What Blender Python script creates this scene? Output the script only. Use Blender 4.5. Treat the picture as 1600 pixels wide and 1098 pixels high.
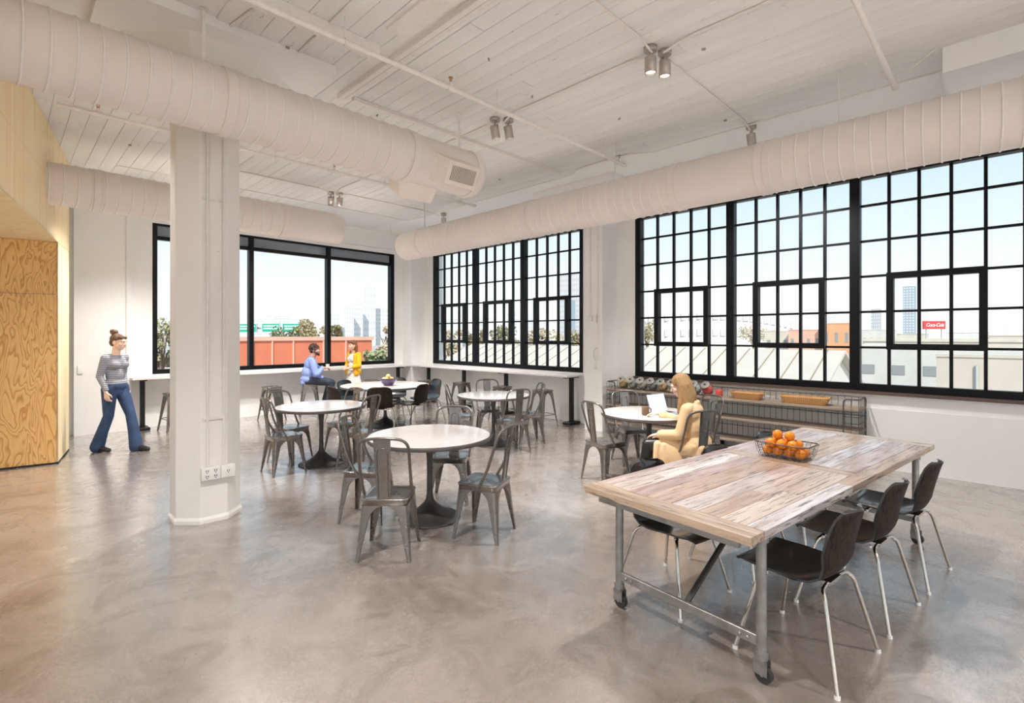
import bpy, bmesh, math, random
from mathutils import Vector, Matrix, Euler
random.seed(7)
PI = math.pi
for o in list(bpy.data.objects): bpy.data.objects.remove(o)
SC = bpy.context.scene
COL = SC.collection

# ------------------------------------------------------------------ camera
F_PX, HOR_Y, CAM_Z = 790.0, 524.5, 1.65
YAW = math.atan2(779, 790)                       # viewing direction, measured from +X
cd = bpy.data.cameras.new('camera'); cam = bpy.data.objects.new('camera', cd); COL.objects.link(cam)
cd.sensor_fit = 'HORIZONTAL'; cd.sensor_width = 36.0; cd.lens = 36.0 * F_PX / 1600.0
cd.shift_x = 0.0; cd.shift_y = -(549.0 - HOR_Y) / 1600.0
cd.clip_start = 0.05; cd.clip_end = 3000
cam.location = (0, 0, CAM_Z); cam.rotation_euler = (PI / 2, 0, YAW - PI / 2)
SC.camera = cam

# ------------------------------------------------------------------ sky, sun, exposure
W = bpy.data.worlds.new('sky'); SC.world = W; W.use_nodes = True
nt = W.node_tree; nt.nodes.clear()
tc = nt.nodes.new('ShaderNodeTexCoord'); sx = nt.nodes.new('ShaderNodeSeparateXYZ')
rp = nt.nodes.new('ShaderNodeValToRGB'); bg = nt.nodes.new('ShaderNodeBackground'); wo = nt.nodes.new('ShaderNodeOutputWorld')
nt.links.new(tc.outputs['Generated'], sx.inputs[0]); nt.links.new(sx.outputs['Z'], rp.inputs[0])
nt.links.new(rp.outputs[0], bg.inputs[0]); nt.links.new(bg.outputs[0], wo.inputs[0])
el = rp.color_ramp.elements
el[0].position = 0.0; el[0].color = (0.62, 0.615, 0.605, 1)
el[1].position = 1.0; el[1].color = (0.26, 0.40, 0.56, 1)
e = el.new(0.10); e.color = (0.52, 0.555, 0.58, 1)
e = el.new(0.30); e.color = (0.33, 0.43, 0.505, 1)
bg.inputs[1].default_value = 0.93
sd = bpy.data.lights.new('sun', 'SUN'); sd.energy = 2.1; sd.angle = 0.01; sd.color = (1, 0.93, 0.84)
sun = bpy.data.objects.new('sun', sd); COL.objects.link(sun)
sun.rotation_euler = Vector((0.62, 0.60, -0.85)).to_track_quat('-Z', 'Y').to_euler()
SC.view_settings.view_transform = 'Standard'; SC.view_settings.look = 'None'
SC.view_settings.gamma = 1.0; SC.view_settings.use_curve_mapping = False
SC.view_settings.exposure = 1.15
SPOT_W = 290.0                                    # power of each ceiling spotlight lamp

# ------------------------------------------------------------------ mesh builder
def V(*a): return Vector(a)
class MB:
    def __init__(s): s.v = []; s.f = []; s.m = []; s.s = []
    def add(s, vs, fs, smooth=False, mi=0):
        b = len(s.v); s.v += [tuple(p) for p in vs]
        for f in fs: s.f.append(tuple(i + b for i in f)); s.m.append(mi); s.s.append(smooth)
        return s
    def box(s, lo, hi, M=None, mi=0):
        x0, y0, z0 = lo; x1, y1, z1 = hi
        vs = [V(x0,y0,z0),V(x1,y0,z0),V(x1,y1,z0),V(x0,y1,z0),V(x0,y0,z1),V(x1,y0,z1),V(x1,y1,z1),V(x0,y1,z1)]
        if M: vs = [M @ p for p in vs]
        return s.add(vs, [(0,3,2,1),(4,5,6,7),(0,1,5,4),(1,2,6,5),(2,3,7,6),(3,0,4,7)], False, mi)
    def cbox(s, c, d, M=None, mi=0):
        return s.box([c[i]-d[i]/2 for i in range(3)], [c[i]+d[i]/2 for i in range(3)], M, mi)
    def rbox(s, lo, hi, r=0.01, M=None, mi=0, seg=2):
        bm = bmesh.new(); bmesh.ops.create_cube(bm, size=1)
        for v in bm.verts: v.co = V(*[lo[i] + (v.co[i] + .5) * (hi[i] - lo[i]) for i in range(3)])
        bmesh.ops.bevel(bm, geom=bm.edges[:], offset=r, segments=seg, affect='EDGES', profile=.5)
        return s.bm(bm, M, seg > 1, mi)
    def bm(s, bm, M=None, smooth=False, mi=0):
        bm.verts.index_update()
        vs = [(M @ v.co) if M else v.co.copy() for v in bm.verts]
        s.add(vs, [[v.index for v in f.verts] for f in bm.faces], smooth, mi); bm.free(); return s
    def cyl(s, p0, p1, r0, r1=None, n=12, caps=True, mi=0, smooth=True):
        p0 = Vector(p0); p1 = Vector(p1); r1 = r0 if r1 is None else r1
        d = (p1 - p0); q = d.to_track_quat('Z', 'Y').to_matrix()
        a = [p0 + q @ V(r0*math.cos(2*PI*i/n), r0*math.sin(2*PI*i/n), 0) for i in range(n)]
        b = [p1 + q @ V(r1*math.cos(2*PI*i/n), r1*math.sin(2*PI*i/n), 0) for i in range(n)]
        s.add(a + b, [(i, (i+1) % n, n+(i+1) % n, n+i) for i in range(n)], smooth, mi)
        if caps: s.add(a, [tuple(range(n-1, -1, -1))], False, mi); s.add(b, [tuple(range(n))], False, mi)
        return s
    def tube(s, pts, r, n=8, closed=False, caps=True, mi=0):
        pts = [Vector(p) for p in pts]; N = len(pts); rr = r if isinstance(r, (list, tuple)) else [r]*N
        rings = []; up = None
        for i in range(N):
            a = pts[i-1] if (i > 0 or closed) else pts[i]; b = pts[(i+1) % N] if (i < N-1 or closed) else pts[i]
            t = (b - a).normalized()
            if up is None:
                up = t.orthogonal().normalized()
            up = (up - t * up.dot(t)); up = up.normalized() if up.length > 1e-6 else t.orthogonal().normalized()
            w = t.cross(up)
            rings.append([pts[i] + rr[i]*(math.cos(2*PI*k/n)*up + math.sin(2*PI*k/n)*w) for k in range(n)])
        vs = [p for R in rings for p in R]; fs = []
        for i in range(N if closed else N-1):
            j = (i+1) % N
            for k in range(n): fs.append((i*n+k, i*n+(k+1) % n, j*n+(k+1) % n, j*n+k))
        s.add(vs, fs, True, mi)
        if caps and not closed:
            s.add(rings[0], [tuple(range(n-1, -1, -1))], False, mi); s.add(rings[-1], [tuple(range(n))], False, mi)
        return s
    def lathe(s, prof, n=24, c=(0,0,0), M=None, mi=0, smooth=True):
        vs = []; fs = []; c = Vector(c)
        for (r, z) in prof:
            for k in range(n): vs.append(c + V(r*math.cos(2*PI*k/n), r*math.sin(2*PI*k/n), z))
        if M: vs = [M @ p for p in vs]
        for i in range(len(prof)-1):
            for k in range(n): fs.append((i*n+k, i*n+(k+1) % n, (i+1)*n+(k+1) % n, (i+1)*n+k))
        fs.append(tuple(range(n-1, -1, -1))); L = (len(prof)-1)*n; fs.append(tuple(range(L, L+n)))
        return s.add(vs, fs, smooth, mi)
    def ball(s, c, r, R=None, n=12, m=8, mi=0):
        r = (r, r, r) if not isinstance(r, (tuple, list)) else r; c = Vector(c); vs = []; fs = []
        for i in range(1, m):
            th = PI*i/m
            for k in range(n):
                p = V(r[0]*math.sin(th)*math.cos(2*PI*k/n), r[1]*math.sin(th)*math.sin(2*PI*k/n), r[2]*math.cos(th))
                vs.append(c + ((R @ p) if R else p))
        t = V(0,0,r[2]); vs.append(c + ((R @ t) if R else t)); vs.append(c - ((R @ t) if R else t))
        for i in range(m-2):
            for k in range(n): fs.append((i*n+k, (i+1)*n+k, (i+1)*n+(k+1) % n, i*n+(k+1) % n))
        T = len(vs)-2
        for k in range(n): fs.append((T, k, (k+1) % n)); fs.append((T+1, (m-2)*n+(k+1) % n, (m-2)*n+k))
        return s.add(vs, fs, True, mi)
    def torus(s, c, R, r, M=None, n=32, m=6, mi=0):
        M = M or Matrix.Identity(3)
        return s.tube([Vector(c) + M @ V(R*math.cos(2*PI*i/n), R*math.sin(2*PI*i/n), 0) for i in range(n)], r, m, True, False, mi)
    def prism(s, poly, z0, z1, M=None, mi=0):
        n = len(poly); vs = [V(x, y, z0) for x, y in poly] + [V(x, y, z1) for x, y in poly]
        if M: vs = [M @ p for p in vs]
        return s.add(vs, [tuple(range(n-1, -1, -1)), tuple(range(n, 2*n))] + [(i, (i+1) % n, n+(i+1) % n, n+i) for i in range(n)], False, mi)
    def grid(s, rows, mi=0, smooth=True):
        n = len(rows[0]); return s.add([p for r in rows for p in r], [(i*n+k, i*n+k+1, (i+1)*n+k+1, (i+1)*n+k) for i in range(len(rows)-1) for k in range(n-1)], smooth, mi)
    def mesh(s, name, mats):
        me = bpy.data.meshes.new(name); me.from_pydata(s.v, [], s.f)
        for m in (mats if isinstance(mats, (list, tuple)) else [mats]): me.materials.append(m)
        me.polygons.foreach_set('material_index', s.m); me.polygons.foreach_set('use_smooth', s.s); me.update()
        return me
    def build(s, name, mats, parent=None, loc=None, rot=None): return inst(name, s.mesh(name, mats), parent, loc, rot)

def inst(name, me, parent=None, loc=None, rot=None, scale=None):
    o = bpy.data.objects.new(name, me); COL.objects.link(o)
    if parent: o.parent = parent
    if loc is not None: o.location = loc
    if rot is not None: o.rotation_euler = rot
    if scale is not None: o.scale = scale
    return o
def empty(name, loc=(0,0,0), rz=0.0):
    o = bpy.data.objects.new(name, None); COL.objects.link(o); o.location = loc; o.rotation_euler = (0, 0, rz); o.empty_display_size = .1
    return o
def tag(o, label, cat=None, group=None, kind=None):
    if label: o['label'] = label
    if cat: o['category'] = cat
    if group: o['group'] = group
    if kind: o['kind'] = kind
    return o
def struct(o, label=None): return tag(o, label, None, None, 'structure')
KIDS = {}
def copy_tree(o, parent=None):
    c = o.copy(); COL.objects.link(c); c.parent = parent
    for ch in list(o.children): copy_tree(ch, c)
    return c
def smoothpath(pts, rad=.05, seg=5):
    """round the corners of a polyline"""
    P = [Vector(p) for p in pts]; out = [P[0]]
    for i in range(1, len(P)-1):
        a = (P[i-1]-P[i]); b = (P[i+1]-P[i]); r = min(rad, a.length*.49, b.length*.49)
        p0 = P[i]+a.normalized()*r; p2 = P[i]+b.normalized()*r
        for k in range(seg+1):
            t = k/seg; out.append((1-t)**2*p0 + 2*t*(1-t)*P[i] + t*t*p2)
    out.append(P[-1]); return out

# ------------------------------------------------------------------ materials
def newmat(name):
    m = bpy.data.materials.new(name); m.use_nodes = True; n = m.node_tree; n.nodes.clear()
    out = n.nodes.new('ShaderNodeOutputMaterial'); b = n.nodes.new('ShaderNodeBsdfPrincipled'); n.links.new(b.outputs[0], out.inputs[0])
    return m, n, b
def N(n, t, **k):
    x = n.nodes.new(t)
    for a, v in k.items(): setattr(x, a, v)
    return x
def tex(n, scale=(1,1,1), rot=(0,0,0), coord='Object'):
    t = N(n, 'ShaderNodeTexCoord'); mp = N(n, 'ShaderNodeMapping'); mp.inputs['Scale'].default_value = scale; mp.inputs['Rotation'].default_value = rot
    n.links.new(t.outputs[coord], mp.inputs[0]); return mp.outputs[0]
def noise(n, vec, scale, detail=4, rough=.55, dist=0):
    x = N(n, 'ShaderNodeTexNoise'); x.inputs['Scale'].default_value = scale; x.inputs['Detail'].default_value = detail
    x.inputs['Roughness'].default_value = rough; x.inputs['Distortion'].default_value = dist; n.links.new(vec, x.inputs['Vector']); return x.outputs['Fac']
def ramp(n, fac, stops):
    r = N(n, 'ShaderNodeValToRGB'); e = r.color_ramp.elements
    while len(e) < len(stops): e.new(.5)
    for i, (p, c) in enumerate(stops): e[i].position = p; e[i].color = (*c, 1) if len(c) == 3 else c
    n.links.new(fac, r.inputs[0]); return r.outputs[0]
def bump(n, b, h, strength=.2, dist=.01):
    x = N(n, 'ShaderNodeBump'); x.inputs['Strength'].default_value = strength; x.inputs['Distance'].default_value = dist
    n.links.new(h, x.inputs['Height']); n.links.new(x.outputs[0], b.inputs['Normal'])
def pm(name, c, rough=.5, metal=0, var=.12, scale=8, bs=0, bsc=40, spec=.5, coat=0, stretch=(1,1,1), rvar=0, coat_ior=1.5):
    """general procedural material: colour varied by noise, optional bump"""
    m, n, b = newmat(name); v = tex(n, stretch)
    f = noise(n, v, scale, 5)
    lo = tuple(max(0, x*(1-var)) for x in c); hi = tuple(min(1, x*(1+var)) for x in c)
    n.links.new(ramp(n, f, [(.3, lo), (.7, hi)]), b.inputs['Base Color'])
    b.inputs['Roughness'].default_value = rough; b.inputs['Metallic'].default_value = metal; b.inputs['Specular IOR Level'].default_value = spec
    b.inputs['Coat Weight'].default_value = coat; b.inputs['Coat Roughness'].default_value = .12; b.inputs['Coat IOR'].default_value = coat_ior
    if rvar: n.links.new(ramp(n, noise(n, v, scale*1.7, 5), [(.3, (max(0, rough-rvar),)*3), (.7, (rough+rvar,)*3)]), b.inputs['Roughness'])
    if bs: bump(n, b, noise(n, v, bsc, 5), bs)
    return m
def plaster(name, c, stain=(.62,.55,.48), sc=1.0, chipt=.268, dim=.955, bs=.22):
    """painted concrete: soft mottling, a few chips and pits"""
    m, n, b = newmat(name); v = tex(n)
    base = ramp(n, noise(n, v, 1.3*sc, 5), [(.25, tuple(x*dim for x in c)), (.75, c)])
    chip = ramp(n, noise(n, v, 17*sc, 6, .7, .6), [(.0, (1,1,1)), (chipt, (1,1,1)), (chipt+.02, (0,0,0)), (1., (0,0,0))])
    mx = N(n, 'ShaderNodeMix', data_type='RGBA'); n.links.new(chip, mx.inputs[0]); n.links.new(base, mx.inputs[6]); mx.inputs[7].default_value = (*stain, 1)
    n.links.new(mx.outputs[2], b.inputs['Base Color']); b.inputs['Roughness'].default_value = .55
    bump(n, b, noise(n, v, 9*sc, 7, .7), bs, .02); return m
def woodgrain(name, c0, c1, c2, bands=14, sc=1.0, stretch=(1.6,1.6,.42), rough=.4, amt=.5):
    """rotary-cut plywood: contour bands of a stretched noise"""
    m, n, b = newmat(name); v = tex(n, stretch)
    f = noise(n, v, 1.15*sc, 3, .5, .35)
    mu = N(n, 'ShaderNodeMath', operation='MULTIPLY'); mu.inputs[1].default_value = bands; n.links.new(f, mu.inputs[0])
    fr = N(n, 'ShaderNodeMath', operation='FRACT'); n.links.new(mu.outputs[0], fr.inputs[0])
    col = ramp(n, fr.outputs[0], [(0, c0), (.55, c1), (.86, c2), (1, c0)])
    fine = ramp(n, noise(n, tex(n, (60,60,1.5)), 4, 4), [(.3, (.86,.86,.86)), (.7, (1.06,1.06,1.06))])
    mx = N(n, 'ShaderNodeMix', data_type='RGBA', blend_type='MULTIPLY'); mx.inputs[0].default_value = amt
    n.links.new(col, mx.inputs[6]); n.links.new(fine, mx.inputs[7]); n.links.new(mx.outputs[2], b.inputs['Base Color'])
    b.inputs['Roughness'].default_value = rough; b.inputs['Specular IOR Level'].default_value = .35; return m
def plankmat(name, tints, dark=(.085,.05,.035)):
    """weathered reclaimed wood: tint picked by object, long grain cracks along X"""
    m, n, b = newmat(name)
    oi = N(n, 'ShaderNodeObjectInfo'); t = N(n, 'ShaderNodeTexCoord')
    ad = N(n, 'ShaderNodeVectorMath', operation='ADD'); n.links.new(t.outputs['Object'], ad.inputs[0])
    sc = N(n, 'ShaderNodeVectorMath', operation='SCALE'); sc.inputs[0].default_value = (17, 9, 3); n.links.new(oi.outputs['Random'], sc.inputs['Scale'])
    n.links.new(sc.outputs[0], ad.inputs[1])
    mp = N(n, 'ShaderNodeMapping'); mp.inputs['Scale'].default_value = (1.0, 9, 9); n.links.new(ad.outputs[0], mp.inputs[0])
    mp2 = N(n, 'ShaderNodeMapping'); mp2.inputs['Scale'].default_value = (1.5, 30, 30); n.links.new(ad.outputs[0], mp2.inputs[0])
    tint = ramp(n, oi.outputs['Random'], [(i/(len(tints)-1), c) for i, c in enumerate(tints)])
    patch = ramp(n, noise(n, mp.outputs[0], 1.6, 6, .65, .4), [(.32, (.58,.45,.37)), (.5, (1,1,1)), (.68, (1.25,1.27,1.32))])
    mx = N(n, 'ShaderNodeMix', data_type='RGBA', blend_type='MULTIPLY'); mx.inputs[0].default_value = 1; n.links.new(tint, mx.inputs[6]); n.links.new(patch, mx.inputs[7])
    fl = noise(n, mp2.outputs[0], 2.2, 8, .72, .5)
    crack = ramp(n, fl, [(0, (1,1,1)), (.40, (.9,.9,.9)), (.455, (0,0,0)), (1, (0,0,0))])
    m2 = N(n, 'ShaderNodeMix', data_type='RGBA'); n.links.new(crack, m2.inputs[0]); n.links.new(mx.outputs[2], m2.inputs[6]); m2.inputs[7].default_value = (*dark, 1)
    n.links.new(m2.outputs[2], b.inputs['Base Color']); b.inputs['Roughness'].default_value = .38; b.inputs['Coat Weight'].default_value = .6; b.inputs['Coat Roughness'].default_value = .2
    bump(n, b, fl, .35, .004); return m
def floormat():
    m, n, b = newmat('polished_concrete'); v = tex(n)
    big = noise(n, v, .55, 4, .6, .8); mid = noise(n, v, 2.6, 7, .68, 1.6); fine = noise(n, v, 26, 5, .7)
    col = ramp(n, big, [(.28, (.19,.152,.130)), (.5, (.275,.232,.205)), (.72, (.38,.335,.308))])
    c2 = ramp(n, mid, [(.3, (.72,.68,.645)), (.5, (1,1,1)), (.7, (1.2,1.2,1.22))])
    mx = N(n, 'ShaderNodeMix', data_type='RGBA', blend_type='MULTIPLY'); mx.inputs[0].default_value = 1; n.links.new(col, mx.inputs[6]); n.links.new(c2, mx.inputs[7])
    # trowel swirls: thin contour lines of a warped noise
    sw = noise(n, tex(n, (.8,1.5,1), (0,0,.5)), 1.7, 5, .62, 2.6)
    mu = N(n, 'ShaderNodeMath', operation='MULTIPLY'); mu.inputs[1].default_value = 7; n.links.new(sw, mu.inputs[0])
    fr = N(n, 'ShaderNodeMath', operation='FRACT'); n.links.new(mu.outputs[0], fr.inputs[0])
    ln = ramp(n, fr.outputs[0], [(0, (0,0,0)), (.44, (0,0,0)), (.5, (1,1,1)), (.56, (0,0,0)), (1, (0,0,0))])
    msk = ramp(n, noise(n, v, 1.1, 4, .6), [(.48, (0,0,0)), (.62, (1,1,1))])
    mm = N(n, 'ShaderNodeMix', data_type='RGBA', blend_type='MULTIPLY'); mm.inputs[0].default_value = 1; n.links.new(ln, mm.inputs[6]); n.links.new(msk, mm.inputs[7])
    m3 = N(n, 'ShaderNodeMix', data_type='RGBA'); n.links.new(mx.outputs[2], m3.inputs[6]); m3.inputs[7].default_value = (.26,.21,.18,1)
    sc = N(n, 'ShaderNodeMath', operation='MULTIPLY'); sc.inputs[1].default_value = .62; n.links.new(mm.outputs[2], sc.inputs[0]); n.links.new(sc.outputs[0], m3.inputs[0])
    # finer, paler trowel strokes
    s2 = noise(n, tex(n, (1.0,2.4,1), (0,0,-.7)), 4.2, 6, .66, 3.2)
    mu2 = N(n, 'ShaderNodeMath', operation='MULTIPLY'); mu2.inputs[1].default_value = 6; n.links.new(s2, mu2.inputs[0])
    fr2 = N(n, 'ShaderNodeMath', operation='FRACT'); n.links.new(mu2.outputs[0], fr2.inputs[0])
    l2 = ramp(n, fr2.outputs[0], [(0, (.74,.71,.68)), (.30, (1,1,1)), (.46, (1,1,1)), (.5, (1.75,1.74,1.76)), (.54, (1,1,1)), (.92, (1,1,1)), (1, (.52,.47,.43))])
    k2 = ramp(n, noise(n, v, .9, 5, .65, 1.0), [(.42, (0,0,0)), (.58, (1,1,1))])
    m4 = N(n, 'ShaderNodeMix', data_type='RGBA', blend_type='MULTIPLY'); n.links.new(k2, m4.inputs[0]); n.links.new(m3.outputs[2], m4.inputs[6]); n.links.new(l2, m4.inputs[7])
    n.links.new(m4.outputs[2], b.inputs['Base Color'])
    n.links.new(ramp(n, mid, [(.25, (.34,)*3), (.75, (.20,)*3)]), b.inputs['Roughness']); b.inputs['Specular IOR Level'].default_value = .62
    b.inputs['Coat Weight'].default_value = 1.0; b.inputs['Coat Roughness'].default_value = .105; b.inputs['Coat IOR'].default_value = 2.05
    ad = N(n, 'ShaderNodeMath', operation='ADD'); n.links.new(mid, ad.inputs[0]); n.links.new(fine, ad.inputs[1])
    bump(n, b, ad.outputs[0], .13, .012)
    b.inputs['Coat Normal']; n.links.new(b.inputs['Normal'].links[0].from_socket, b.inputs['Coat Normal'])
    return m
def glassmat(name, tint=(.97,.985,.98), refl=.9):
    m = bpy.data.materials.new(name); m.use_nodes = True; n = m.node_tree; n.nodes.clear()
    out = N(n, 'ShaderNodeOutputMaterial'); tr = N(n, 'ShaderNodeBsdfTransparent'); gl = N(n, 'ShaderNodeBsdfGlossy'); mx = N(n, 'ShaderNodeMixShader'); lw = N(n, 'ShaderNodeLayerWeight'); fr = N(n, 'ShaderNodeMath', operation='POWER')
    nz = ramp(n, noise(n, tex(n), 3, 3), [(.3, tuple(x*.985 for x in tint)), (.7, tint)]); n.links.new(nz, tr.inputs[0])
    fr.inputs[1].default_value = 5.0; n.links.new(lw.outputs['Facing'], fr.inputs[0]); gl.inputs['Roughness'].default_value = .02; gl.inputs[0].default_value = (refl, refl, refl, 1)
    n.links.new(fr.outputs[0], mx.inputs[0]); n.links.new(tr.outputs[0], mx.inputs[1]); n.links.new(gl.outputs[0], mx.inputs[2]); n.links.new(mx.outputs[0], out.inputs[0]); return m
def emit(name, c, s):
    m, n, b = newmat(name); b.inputs['Base Color'].default_value = (*c, 1); b.inputs['Emission Color'].default_value = (*c, 1)
    f = ramp(n, noise(n, tex(n), 30, 2), [(0, (s*.95,)*3), (1, (s*1.05,)*3)]); n.links.new(f, b.inputs['Emission Strength']); return m
def stripes(name, c0, c1, sc=60, rough=.9, axis='Z', dist=2.5):
    m, n, b = newmat(name); w = N(n, 'ShaderNodeTexWave', bands_direction=axis); w.inputs['Scale'].default_value = sc/10; w.inputs['Distortion'].default_value = dist; w.inputs['Detail'].default_value = 3
    n.links.new(tex(n), w.inputs['Vector']); n.links.new(ramp(n, w.outputs['Fac'], [(.35, c0), (.65, c1)]), b.inputs['Base Color']); b.inputs['Roughness'].default_value = rough; return m

M = {}
M['floor'] = floormat()
M['wall'] = plaster('white_painted_concrete', (.91,.90,.885), (.66,.60,.54))
M['column'] = plaster('column_paint', (.90,.865,.83), (.45,.36,.29), 1.5)
M['ceil'] = plaster('ceiling_paint', (.92,.91,.895), (.60,.54,.47), 1.2)
M['plank'] = plaster('ceiling_board_paint', (.92,.905,.885), (.56,.49,.43), 1.9, .335, .84, .5)
M['gap'] = pm('dark_joint', (.36,.32,.29), .9)
M['duct'] = pm('painted_duct', (.80,.725,.675), .36, 0, .03, 3, spec=.4)
M['ductrib'] = pm('duct_seam_highlight', (.87,.82,.785), .4, 0, .03, 20)  # seams coloured lighter than the duct, as soft light barely shades them
M['grille'] = pm('dark_grille', (.10,.09,.085), .6)
M['reg'] = pm('register_paint', (.85,.76,.68), .5, 0, .03)
M['pipe'] = pm('white_pipe_paint', (.84,.79,.75), .42, 0, .05, 20)
M['spot'] = pm('spotlight_metal', (.50,.45,.41), .35, .6, .1, 30)
M['lens'] = emit('spotlight_lens', (1,.93,.80), 9.0)
M['brass'] = pm('sprinkler_brass', (.55,.36,.20), .35, .8)
M['black'] = pm('black_steel', (.007,.007,.008), .45, .1, .3, 30)
M['blackmatt'] = pm('window_frame_black', (.004,.0045,.006), .45, 0, .3, 20, spec=.2)
M['sill'] = pm('brown_sill', (.11,.075,.06), .5, 0, .2, 6, stretch=(8,1,8))
M['glass'] = glassmat('window_glass')
M['tint'] = pm('grey_roller_shade', (.25,.285,.33), .6, 0, .08, 5)
M['ply'] = woodgrain('pale_plywood', (.97,.80,.50), (.95,.76,.45), (.91,.68,.36), 5, .8, (3.2,3.2,.16), .45)
M['plyfir'] = woodgrain('fir_plywood', (.83,.52,.21), (.78,.45,.16), (.55,.26,.075), 20, 2.0, (1.5,1.5,.40), .42)
M['plyedge'] = pm('ply_edge', (.86,.74,.55), .5, 0, .1, 20, stretch=(1,1,20))
M['steel'] = pm('raw_steel', (.205,.182,.165), .30, .85, .16, 9, .03, 30, rvar=.06, coat=.8, coat_ior=1.8)
M['steeltube'] = pm('steel_tube', (.20,.18,.165), .3, .85, .1, 20)
M['hole'] = pm('dark_hole', (.02,.02,.02), .9)
M['ttop'] = pm('bleached_wood_top', (.62,.575,.555), .33, 0, .12, 5, .08, 40, .5, .7, (1,7,1))
M['trim'] = pm('table_edge_band', (.115,.10,.095), .42, .4, .15, 10)
M['iron'] = pm('cast_iron', (.085,.078,.075), .42, .5, .2, 10)
M['shell'] = pm('black_shell', (.006,.007,.010), .36, 0, .2, 8, spec=.4, coat=.7, coat_ior=1.8)
M['shellback'] = woodgrain('dark_veneer', (.036,.022,.017), (.026,.016,.012), (.003,.002,.002), 14, 3.2, (2.2,2.2,.55), .6)
for n__ in M['shellback'].node_tree.nodes:
    if n__.type == 'BSDF_PRINCIPLED': n__.inputs['Specular IOR Level'].default_value = .15
M['chrome'] = pm('chrome', (.66,.62,.57), .16, 1, .06, 20)
M['glide'] = pm('white_glide', (.85,.84,.82), .5)
M['top_a'] = plankmat('reclaimed_plank', [(.41,.27,.19),(.62,.56,.53),(.43,.30,.27),(.70,.66,.645),(.50,.35,.24),(.56,.51,.53),(.66,.61,.58),(.40,.29,.28)])
M['top_edge'] = plankmat('reclaimed_border', [(.46,.32,.21),(.50,.38,.28),(.42,.30,.21)])
M['galv'] = pm('galvanised_pipe', (.33,.32,.31), .42, .7, .25, 14, .1, 40, rvar=.1)
M['rubber'] = pm('black_rubber', (.03,.028,.027), .6)
M['wire'] = pm('dark_wire', (.13,.115,.105), .4, .6)
M['shelfwood'] = pm('grey_brown_shelf', (.33,.255,.195), .5, 0, .25, 3, .1, 30, stretch=(12,.7,12))
M['wicker'] = None
M['orange'] = pm('orange_peel', (.86,.27,.012), .38, 0, .07, 9, .35, 90)
M['mug'] = pm('brown_stoneware', (.15,.092,.055), .35, 0, .12, 20)
M['bowl'] = pm('plum_glaze', (.075,.04,.11), .15, 0, .3, 10, coat=.6)
M['bread'] = pm('golden_fruit', (.90,.55,.18), .5, 0, .15, 20)
M['alu'] = pm('aluminium', (.62,.63,.65), .3, .8, .05)
M['screen'] = emit('laptop_screen', (.62,.80,1.0), 1.05)
M['jar'] = glassmat('jar_glass', (.86,.90,.90))
M['lid'] = pm('pressed_tin_lid', (.68,.66,.63), .28, .85, .1, 20)
M['plastic'] = pm('white_plastic', (.86,.84,.81), .4, 0, .03)
m, n_, b_ = newmat('woven_wicker')
w1 = N(n_, 'ShaderNodeTexWave', bands_direction='X'); w1.inputs['Scale'].default_value = 14; n_.links.new(tex(n_), w1.inputs['Vector'])
w2 = N(n_, 'ShaderNodeTexWave', bands_direction='Z'); w2.inputs['Scale'].default_value = 26; n_.links.new(tex(n_), w2.inputs['Vector'])
ad_ = N(n_, 'ShaderNodeMath', operation='MULTIPLY'); n_.links.new(w1.outputs['Fac'], ad_.inputs[0]); n_.links.new(w2.outputs['Fac'], ad_.inputs[1])
n_.links.new(ramp(n_, ad_.outputs[0], [(0, (.52,.26,.09)), (.5, (.83,.47,.20)), (1, (.90,.58,.29))]), b_.inputs['Base Color']); bump(n_, b_, ad_.outputs[0], .6, .006)
b_.inputs['Roughness'].default_value = .55; M['wicker'] = m
# ================================================================== THE ROOM
XR, YB, ZC = 7.72, 11.08, 4.15                    # right wall, back wall, ceiling
XL, YF = -5.5, -5.5                               # the room goes on behind the camera
WT = .30
struct(MB().box((XL-.3, YF-.3, -.25), (XR+WT, YB+WT, 0)).build('floor', M['floor']), 'polished brown-grey concrete floor with trowel swirls')
ceiling = struct(MB().box((XL-.3, YF-.3, ZC+.014), (XR+WT, YB+WT, ZC+.35)).build('ceiling', M['ceil']), 'white painted board-formed concrete ceiling')

# ceiling boards (run along Y), one object each
bm = bmesh.new(); bmesh.ops.create_cube(bm, size=1)
for v in bm.verts: v.co = V(v.co.x*.1575, v.co.y, v.co.z*.016)
ed = [e_ for e_ in bm.edges if abs(e_.verts[0].co.y-e_.verts[1].co.y) > .5]
bmesh.ops.bevel(bm, geom=ed, offset=.0035, segments=1, affect='EDGES')
plank_me = MB().bm(bm).mesh('ceiling_board', M['plank'])
rng = random.Random(3)
rows = 44; x0 = 6.16
for i in range(rows):
    x = x0 - .08 - i*.16
    ys = [-.4 if x > 1.25 else 6.35, YB-.35]
    if x < -.75: continue
    L = ys[1]-ys[0]; cuts = sorted([ys[0] + L*rng.uniform(.2, .8) for _ in range(2 if L > 8 else 1)])
    if len(cuts) == 2 and cuts[1]-cuts[0] < 1.2: cuts = [cuts[0]]
    ee = [ys[0]] + cuts + [ys[1]]
    for a, b2 in zip(ee[:-1], ee[1:]):
        inst('ceiling_board', plank_me, ceiling, (x, (a+b2)/2, ZC+.007+rng.uniform(-.002, .002)), (0, rng.uniform(-.008, .008), 0), (1, b2-a-.004, 1))

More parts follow.
